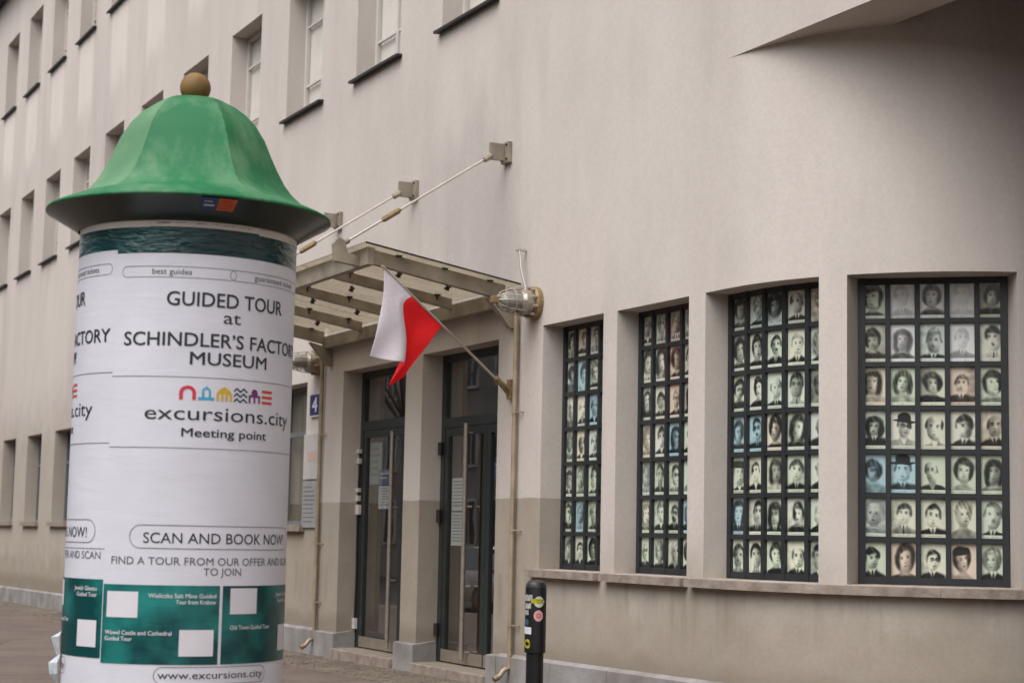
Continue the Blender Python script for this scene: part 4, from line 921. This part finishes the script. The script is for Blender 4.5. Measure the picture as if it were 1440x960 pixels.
def lettering(body, t0, t1, zb, cap, off, m, parent, bold=.0, italic=0., align=None, dT=0):
    key = (body, bold, italic)
    if key not in TM: TM[key] = text_mesh(body, bold, italic)
    v, f = TM[key]; x0, x1 = v[:, 0].min(), v[:, 0].max(); K = math.degrees(1 / AR); s = cap / CAPH
    if t1 is None: t1 = t0 + (x1 - x0) * s * 1.08 * K
    if t0 is None: t0 = t1 - (x1 - x0) * s * 1.08 * K
    q = MB(); q.add([cp(t0 + dT + (a - x0) / (x1 - x0) * (t1 - t0), zb + b * s, off + c * .00015) for a, b, c in v], f)
    return q.build('lettering', m, parent, fix=False)
cols_icon = {k: mat('print_' + k, srgb(*c), .5, var=.02) for k, c in dict(crimson=(200, 46, 66), cyan=(64, 160, 196), ochre=(206, 170, 52), navy=(36, 58, 82), purple=(110, 40, 100), orange=(206, 66, 48)).items()}
def icon(kind, t0, t1, z0, z1, off, parent, dT):
    K = math.degrees(1 / AR); q = MB(); U = lambda u, v: cp(dT + t0 + (t1 - t0) * u, z0 + (z1 - z0) * v, off)
    def poly(p): q.add([U(*a) for a in p], [tuple(range(len(p)))])
    def arch(cx, r, w, base, top_):
        n_ = 12; o_ = [(cx - r, base)] + [(cx - r * math.cos(math.pi * k / n_), top_ - r * 1.05 + r * 1.05 * math.sin(math.pi * k / n_)) for k in range(n_ + 1)] + [(cx + r, base)]
        i_ = [(cx - (r - w), base)] + [(cx - (r - w) * math.cos(math.pi * k / n_), top_ - r * 1.05 + (r - w) * 1.05 * math.sin(math.pi * k / n_)) for k in range(n_ + 1)] + [(cx + (r - w), base)]
        for a in range(len(o_) - 1): poly([o_[a], o_[a + 1], i_[a + 1], i_[a]])
    c = kind
    if kind == 'crimson': arch(.5, .5, .22, 0, 1)
    elif kind == 'cyan': poly([(0, 0), (1, 0), (1, .22), (0, .22)]); arch(.5, .28, .13, .22, .92); poly([(.42, .88), (.58, .88), (.5, 1.05)]); poly([(.22, .22), (.38, .22), (.38, .55), (.22, .55)])
    elif kind == 'ochre': poly([(.0, .0), (.16, 0), (.16, .5), (0, .5)]); poly([(.84, 0), (1, 0), (1, .5), (.84, .5)]); poly([(.28, 0), (.44, 0), (.44, .5), (.28, .5)]); poly([(.56, 0), (.72, 0), (.72, .5), (.56, .5)]); poly([(0, .5), (1, .5), (.85, .78), (.5, 1.02), (.15, .78)])
    elif kind == 'navy':
        for zz in (.86, .5, .12):
            n_ = 12
            for k in range(n_): 
                a, b = k / n_, (k + 1) / n_; fz = lambda t: zz + .10 * math.sin(t * 4 * math.pi - 1.2)
                poly([(a, fz(a) - .08), (b, fz(b) - .08), (b, fz(b) + .06), (a, fz(a) + .06)])
    elif kind == 'purple': poly([(0, 0), (.16, 0), (.16, .5), (0, .5)]); poly([(.84, 0), (1, 0), (1, .5), (.84, .5)]); poly([(.42, 0), (.58, 0), (.58, .6), (.42, .6)]); poly([(.0, .42), (1, .42), (1, .58), (0, .58)]); poly([(.25, .55), (.75, .55), (.78, .8), (.62, 1.0), (.38, 1.0), (.22, .8)])
    else:
        for zz in (0, .4, .8): poly([(0, zz), (1, zz), (1, zz + .2), (0, zz + .2)])
    o = q.build('printed_icon', cols_icon[c], parent, fix=False); return o
def poster(dT, dz, off, full=True):
    t0, t1 = -38.2, 84.5
    po = strip_(t0 + dT, t1 + dT, .40, 3.125 + dz, off, m_poster, AC, 'poster', rag=.006)
    e = off + .0022
    strip_(t0 + dT, t1 + dT, 2.965 + dz, 3.112 + dz, e - .001, m_band, po, 'green_band')
    if not full: return po
    D = dT
    pill(-34.5 + D, 25 + D, 2.835 + dz, 2.893 + dz, e, m_grey, po, .0025); pill(21.7 + D, 81 + D, 2.835 + dz, 2.893 + dz, e, m_grey, po, .0025)
    lettering('best guides', -18, 2, 2.851 + dz, .030, e, m_grey, po, dT=D); lettering('guaranteed tickets', 36, 71, 2.851 + dz, .030, e, m_grey, po, dT=D)
    lettering('GUIDED TOUR', -10, 58.2, 2.685 + dz, .074, e, m_ink, po, .010, dT=D); lettering('at', 19, 28.5, 2.600 + dz, .066, e, m_ink, po, dT=D)
    lettering('SCHINDLER\u2019S FACTORY', -31.8, 81.5, 2.469 + dz, .071, e, m_ink, po, .010, dT=D); lettering('MUSEUM', 2.6, 46.3, 2.372 + dz, .066, e, m_ink, po, .010, dT=D)
    for z in ((2.303, 1.926, 1.366) if dT else (2.303, 1.926)): polyline([(t0 + D + (t1 - t0) * i / 40, z + dz) for i in range(41)] if z != 1.366 else [(t0 + D + 70 + (t1 - t0 - 70) * i / 20, z + dz) for i in range(21)], .003, e, m_grey, po)
    asn = lambda x: math.degrees(math.asin((x - 257.4) / 155))
    for kd, a, b in (('crimson', 252, 274.5), ('cyan', 277.5, 299), ('ochre', 302, 323), ('navy', 325.5, 344), ('purple', 346, 362), ('orange', 364.5, 379)): icon(kd, asn(a), asn(b), 2.183 + dz, 2.258 + dz, e, po, D)
    lettering('excursions.city', -18.9, 70.5, 2.076 + dz, .073, e, m_ink, po, dT=D); lettering('Meeting point', -.2, 47.8, 1.988 + dz, .044, e, m_ink, po, .010, dT=D)
    pill(-24 + D, 77 + D, 1.397 + dz, 1.518 + dz, e, m_grey, po, .0035); lettering('SCAN AND BOOK NOW!', -16.9, 70.5, 1.425 + dz, .054, e, m_ink, po, dT=D)
    lettering('FIND A TOUR FROM OUR OFFER AND SCAN', -33.6, 81.5, 1.312 + dz, .039, e, m_grey, po, dT=D); lettering('TO JOIN', 13.5, 34, 1.259 + dz, .038, e, m_grey, po, dT=D)
    for a, b in ((-37.6, 22.4), (24.0, 84.3)):
        pn = strip_(a + D, b + D, .795 + dz, 1.205 + dz, e, m_teal, po, 'teal_panel')
    e2 = e + .0022
    for a, b, z0, z1 in ((-35, -18.1, 1.034, 1.169), (2.7, 19.8, .838, .975), (28.2, 45, 1.056, 1.192), (66.3, 81, .85, .99)): strip_(a + D, b + D, z0 + dz, z1 + dz, e2, m_wht, po, 'blank_square')
    for s_, a, b, z in (('Wieliczka Salt Mine Guided', -13, 20.5, 1.140), ('Tour from Krakow', .5, 20.5, 1.108), ('Wawel Castle and Cathedral', -35.4, -1.0, .945), ('Guided Tour', -35.4, -20.5, .913), ('Old Town Guided Tour', 28.5, 56, .975), ('Jewish Ghetto', 62, 80.5, 1.145), ('Guided Tour', 64.5, 80.5, 1.113)):
        lettering(s_, a, b, z + dz, .022, e2, m_wht, po, .012, dT=D)
    pill(-9 + D, 53.5 + D, .695 + dz, .782 + dz, e, m_grey, po, .003); lettering('www.excursions.city', -7, 51.5, .722 + dz, .038, e, m_ink, po, dT=D)
    return po
poster(-122.4, .022, .0); poster(122.2, .01, .0, False); poster(0, 0, .003)
# torn top layers of paper
for a, b, z0, z1 in ((-80, -20, 3.105, 3.155), (-22, 40, 3.108, 3.128), (-30, 55, 3.132, 3.150), (38, 84, 3.10, 3.145)):
    strip_(a, b, z0, z1, .0055, mat('torn_paper_edge', srgb(196, 188, 178), .8), AC, 'torn_paper', step=1.2, rag=.008)
# torn strip hanging at the left side
q = MB(); pr = [(.93, 0), (.90, .05), (.85, .035), (.80, .015), (.76, .06), (.70, .05), (.655, .012)]
for (z0, o0), (z1, o1) in zip(pr[:-1], pr[1:]): q.add([cp(-84, z0, o0 + .004), cp(-77, z0 + .01, o0 * .3 + .006), cp(-77, z1 + .01, o1 * .3 + .006), cp(-84, z1, o1 + .004)], [(0, 1, 2, 3)])
q.build('peeling_paper', mat('peeling_paper', srgb(196, 206, 214), .6, var=.1, scale=30), AC, smooth=True, fix=False)
# bell roof with six panels on a round brim
prof = [(3.943, .13, 0), (3.936, .175, .4), (3.914, .225, 1), (3.872, .285, 1), (3.808, .345, 1), (3.725, .396, 1), (3.633, .434, 1), (3.558, .468, 1), (3.474, .512, 1), (3.415, .556, 1), (3.372, .604, .85), (3.338, .662, .5), (3.308, .722, .2), (3.284, .768, .05), (3.268, .797, 0), (3.258, .800, 0), (3.250, .795, 0)]
from bisect import bisect
pz = [p[0] for p in prof]
fine = []
for i in range(len(prof) - 1):
    for k in range(3):
        t_ = k / 3; fine.append(tuple(prof[i][j] * (1 - t_) + prof[i + 1][j] * t_ for j in range(3)))
fine.append(prof[-1])
NS = 72; q = MB(); base = []
for (z, r, hx) in fine:
    for k in range(NS):
        th = 360 * k / NS; ph = ((th + 35) % 60) - 30; rr_ = r * ((math.cos(R_(30)) / math.cos(R_(ph))) ** (hx * .8)) * (1 + .025 * hx)
        a = acam + R_(th); q.v.append((AX + rr_ * math.cos(a), AY + rr_ * math.sin(a), z))
for i in range(len(fine) - 1):
    for k in range(NS): q.f.append((i * NS + k, i * NS + (k + 1) % NS, (i + 1) * NS + (k + 1) % NS, (i + 1) * NS + k)); q.mi.append(0)
q.f.append(tuple(range(NS))); q.mi.append(0)
me = q.mesh('roof'); bm = bmesh.new(); bm.from_mesh(me); bm.verts.ensure_lookup_table()
for f_ in bm.faces: f_.smooth = True
for e_ in bm.edges:
    i1, i2 = e_.verts[0].index, e_.verts[1].index
    if abs(i1 - i2) == NS and ((i1 % NS) * 5 + 35) % 60 == 0 and fine[min(i1, i2) // NS][2] > .3: e_.smooth = False
bm.to_mesh(me); bm.free()
def roofmat(pale_mix=.7, nm='weathered_green_paint'):
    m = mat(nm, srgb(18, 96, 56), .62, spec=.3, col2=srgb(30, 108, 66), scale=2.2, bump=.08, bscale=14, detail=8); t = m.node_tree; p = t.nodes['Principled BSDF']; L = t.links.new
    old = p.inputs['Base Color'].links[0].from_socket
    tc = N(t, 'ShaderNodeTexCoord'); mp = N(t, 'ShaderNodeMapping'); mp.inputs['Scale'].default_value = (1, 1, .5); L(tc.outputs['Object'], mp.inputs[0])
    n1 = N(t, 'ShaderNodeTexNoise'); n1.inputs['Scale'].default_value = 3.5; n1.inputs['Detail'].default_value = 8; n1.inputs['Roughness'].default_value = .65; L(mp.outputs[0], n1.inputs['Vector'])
    r = N(t, 'ShaderNodeMapRange'); r.inputs[1].default_value = .48; r.inputs[2].default_value = .75; r.inputs[4].default_value = pale_mix; r.inputs[3].default_value = max(0, pale_mix - .7) * 2; L(n1.outputs[0], r.inputs[0])
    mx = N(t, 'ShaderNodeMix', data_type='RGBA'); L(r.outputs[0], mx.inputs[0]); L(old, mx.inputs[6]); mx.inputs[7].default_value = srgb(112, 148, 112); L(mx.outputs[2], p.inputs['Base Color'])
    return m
RF = link('roof', me, [roofmat(), roofmat(.95, 'pale_green_panel')], AC)
for p_ in me.polygons:        # the panel turned to the street is a paler green than the others
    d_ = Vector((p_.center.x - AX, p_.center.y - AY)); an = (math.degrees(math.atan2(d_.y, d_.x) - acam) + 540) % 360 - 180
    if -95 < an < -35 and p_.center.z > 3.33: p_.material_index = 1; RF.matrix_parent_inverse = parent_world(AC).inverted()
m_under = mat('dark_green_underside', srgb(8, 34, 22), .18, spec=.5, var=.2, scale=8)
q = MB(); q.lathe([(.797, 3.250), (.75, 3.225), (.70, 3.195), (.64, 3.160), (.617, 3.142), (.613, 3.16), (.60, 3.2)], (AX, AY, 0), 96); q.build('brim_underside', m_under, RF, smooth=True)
q = MB(); prb = [(.088 * math.sin(R_(a)), 4.020 - .088 * math.cos(R_(a))) for a in range(0, 181, 10)]; q.lathe(prb, (AX, AY, 0), 40); q.lathe([(.075, 3.935), (.06, 3.95), (.05, 3.96)], (AX, AY, 0), 32); 
q.build('ball_finial', mat('dull_gold_paint', srgb(136, 106, 62), .6, spec=.3, scale=9, col2=srgb(108, 84, 50)), RF, smooth=True)
def ustick(t0, t1, f0, f1, m, nm='sticker', off=.004):
    q = MB(); n_ = 6; A_ = Vector((.795, 3.248)); B_ = Vector((.70, 3.195)); nr = Vector((.5, -.86)) * off
    vs = []
    for f_ in (f0, f1):
        p_ = A_.lerp(B_, f_) + nr
        for i in range(n_ + 1): a = acam + R_(t0 + (t1 - t0) * i / n_); vs.append((AX + p_.x * math.cos(a), AY + p_.x * math.sin(a), p_.y))
    q.add(vs, [(i, i + 1, n_ + 2 + i, n_ + 1 + i) for i in range(n_)]); return q.build(nm, m, RF, fix=False)
ustick(4.2, 10.8, .05, .98, mat('blue_label', srgb(40, 66, 120), .4)); ustick(10.9, 18.2, .05, .98, mat('orange_label', srgb(206, 104, 30), .4))
ustick(5.2, 9.6, .55, .68, m_wht, 'printed_line', .006); ustick(5.2, 8.6, .30, .36, m_wht, 'printed_line', .006); ustick(11.8, 17.2, .5, .6, cols_icon['orange'], 'printed_line', .006); ustick(11.8, 17.2, .75, .85, cols_icon['orange'], 'printed_line', .006); ustick(12.8, 16.2, .18, .4, cols_icon['orange'], 'printed_line', .006)

# ------------------------------------------------------------------ across the street (seen in the glass)
OB = empty('apartment_house', (-25, -16, 0), 'tenement house across the street, mirrored in the door glass', 'building')
m_ob = mat('ochre_render', srgb(150, 138, 122), .9, var=.12, scale=.6); m_obw = mat('dark_window', srgb(40, 44, 48), .2)
def house(E_, x0, x1, h, y=-15.5, mm=m_ob):
    q = MB(); q.box((x0, y - 10, -.8), (x1, y, h)); q.build('wall', mm, E_)
    q = MB(); q.hexa([(x0 - .2, y - 10.3, h), (x1 + .2, y - 10.3, h), (x1 + .2, y + .35, h), (x0 - .2, y + .35, h), (x0 - .2, y - 6, h + 2.4), (x1 + .2, y - 6, h + 2.4), (x1 + .2, y - 4, h + 2.4), (x0 - .2, y - 4, h + 2.4)]); q.build('roof', m_darksill, E_)
    fm = MB().box((0, 0, 0), (1.1, .06, 1.8)).mesh('window_pane_dark'); fr = MB().box((-.1, -.0, -.1), (0, .1, 1.9)).box((1.1, 0, -.1), (1.2, .1, 1.9)).box((0, 0, 1.8), (1.1, .1, 1.9)).box((0, 0, -.1), (1.1, .14, 0)).box((.52, 0, 0), (.58, .09, 1.8)).mesh('window_surround')
    nwin = int((x1 - x0 - 1) / 2.6); sp_ = (x1 - x0) / nwin
    for fl in range(int((h - .6) / 3.3)):
        for k in range(nwin):
            wv = link('window', fr, m_white, E_); wv.location = Vector((x0 + sp_ * (k + .5) - .55, y + .002, 1.1 + fl * 3.3)) - E_.location
            pv = link('pane', fm, m_obw, wv)
house(OB, -60, -36, 15.2)
OB4 = empty('apartment_house', (-80, -16, 0), 'grey tenement house far down the street, mirrored in both doors', 'building'); house(OB4, -100, -60.3, 13.5, mm=mat('grey_render', srgb(150, 146, 140), .9, var=.12, scale=.6))
OB2 = empty('apartment_house', (-25, -16, 0), 'pale tenement house across the street, second from the crossing', 'building'); house(OB2, -35.7, -14, 13.6, mm=mat('pale_render', srgb(156, 148, 138), .9, var=.1, scale=.6))
OB3 = empty('apartment_house', (0, -16, 0), 'long beige house across the street behind the viewer', 'building'); house(OB3, -13.7, 34, 8.2, mm=mat('beige_render', srgb(186, 174, 158), .9, var=.15, scale=.8))
# bare street tree
TR = empty('street_tree', (-46, -3.6, 0), 'bare street tree across the road, mirrored in the left door', 'tree')
q = MB(); br = MB(); rt = random.Random(5)
q.tube([(-46, -3.6, -.5), (-45.95, -3.6, 1.6), (-46.05, -3.55, 3.2)], [.19, .15, .12], 10)
def grow(p, d, l, r_, lv):
    e_ = p + d * l; mid = p + d * l * .5 + Vector((rt.uniform(-1, 1), rt.uniform(-1, 1), 0)) * l * .06
    br.tube([p, mid, e_], [r_, r_ * .85, r_ * .65], 5 if lv > 1 else 7, cap=False)
    if lv >= 5: return
    for _ in range(3 if lv < 3 else 2):
        nd = (d + Vector((rt.uniform(-1, 1), rt.uniform(-1, 1), rt.uniform(-.3, .7))) * .62).normalized(); grow(e_, nd, l * rt.uniform(.62, .85), r_ * .6, lv + 1)
for _ in range(4): grow(Vector((-46.05, -3.55, 3.1)), Vector((rt.uniform(-.6, .6), rt.uniform(-.6, .6), 1)).normalized(), 1.7, .09, 1)
m_bark = mat('bark', srgb(78, 68, 58), .95, var=.2, scale=10, bump=.6)
q.build('trunk', m_bark, TR, smooth=True); br.build('branches', m_bark, TR, fix=False)
# parked car
CX, CY = -38.5, -2.2; CZ = gz(CX) - .13
CR = empty('parked_car', (CX, CY, CZ), 'white hatchback parked across the road, mirrored in the right door', 'car')
sec = [(-2.05, .35, .55, .80, .62), (-1.95, .28, .70, .86, .74), (-1.2, .25, .90, .88, .80), (-.75, .25, .95, .88, .82), (.6, .25, .96, .88, .82), (1.5, .25, .97, .88, .80), (2.0, .30, .92, .84, .74), (2.08, .38, .7, .80, .7)]
q = MB()
for x, z0, z1, wb, wt in sec:
    for yy_, zz_ in ((-wb * .92, z0), (-wb, z0 + .18), (-wb, z1 - .15), (-wt, z1), (wt, z1), (wb, z1 - .15), (wb, z0 + .18), (wb * .92, z0)): q.v.append((CX + x, CY + yy_, CZ + zz_))
for i in range(len(sec) - 1):
    for k in range(8): q.f.append((i * 8 + k, i * 8 + (k + 1) % 8, (i + 1) * 8 + (k + 1) % 8, (i + 1) * 8 + k)); q.mi.append(0)
q.f += [tuple(range(8)), tuple(range(len(sec) * 8 - 8, len(sec) * 8))]; q.mi += [0, 0]
m_car = mat('white_car_paint', srgb(214, 214, 214), .25, var=.02, coat=.6); q.build('body', m_car, CR, smooth=True)
q = MB(); cab = [(-1.1, .93, .80), (-.45, 1.42, .64), (.2, 1.5, .62), (1.1, 1.47, .62), (1.85, 1.0, .76)]
gl_ = MB()
for i in range(len(cab)): 
    x, z, wd = cab[i]; gl_.v += [(CX + x, CY - .80, CZ + .92), (CX + x, CY - wd, CZ + z), (CX + x, CY + wd, CZ + z), (CX + x, CY + .80, CZ + .92)]
for i in range(len(cab) - 1):
    for k in range(3): gl_.f.append((i * 4 + k, i * 4 + k + 1, i * 4 + k + 5, i * 4 + k + 4)); gl_.mi.append(0)
gl_.build('windows', mat('tinted_car_glass', srgb(28, 32, 34), .05, coat=1), CR, smooth=True)
q.hexa([(CX - .5, CY - .63, CZ + 1.43), (CX + 1.15, CY - .62, CZ + 1.475), (CX + 1.15, CY + .62, CZ + 1.475), (CX - .5, CY + .63, CZ + 1.43), (CX - .4, CY - .58, CZ + 1.49), (CX + 1.1, CY - .57, CZ + 1.52), (CX + 1.1, CY + .57, CZ + 1.52), (CX - .4, CY + .58, CZ + 1.49)]); q.build('roof', m_car, CR)
wm = MB().lathe([(0, -.1), (.31, -.1), (.32, -.06), (.32, .06), (.31, .1), (0, .1)], (0, 0, 0), 24, axis='y').mesh('wheel', True); rm = MB().lathe([(0, -.108), (.19, -.108), (.2, -.1), (.2, .1), (.19, .108), (0, .108)], (0, 0, 0), 18, axis='y').mesh('rim', True)
for dx in (-1.3, 1.35):
    for dy in (-.80, .80):
        wv = link('wheel', wm, m_black, CR); wv.location = (dx, dy, .32); rv = link('rim', rm, m_steel, wv)
for dy in (-.62, .62):
    q = MB(); q.box((CX - 2.07, CY + dy - .15, CZ + .6), (CX - 2.0, CY + dy + .15, CZ + .74)); q.build('headlight', m_lglass, CR, bevel=.02)
    q = MB(); q.box((CX + 2.03, CY + dy - .13, CZ + .68), (CX + 2.09, CY + dy + .13, CZ + .86)); q.build('tail_light', cols_icon['crimson'], CR, bevel=.02)
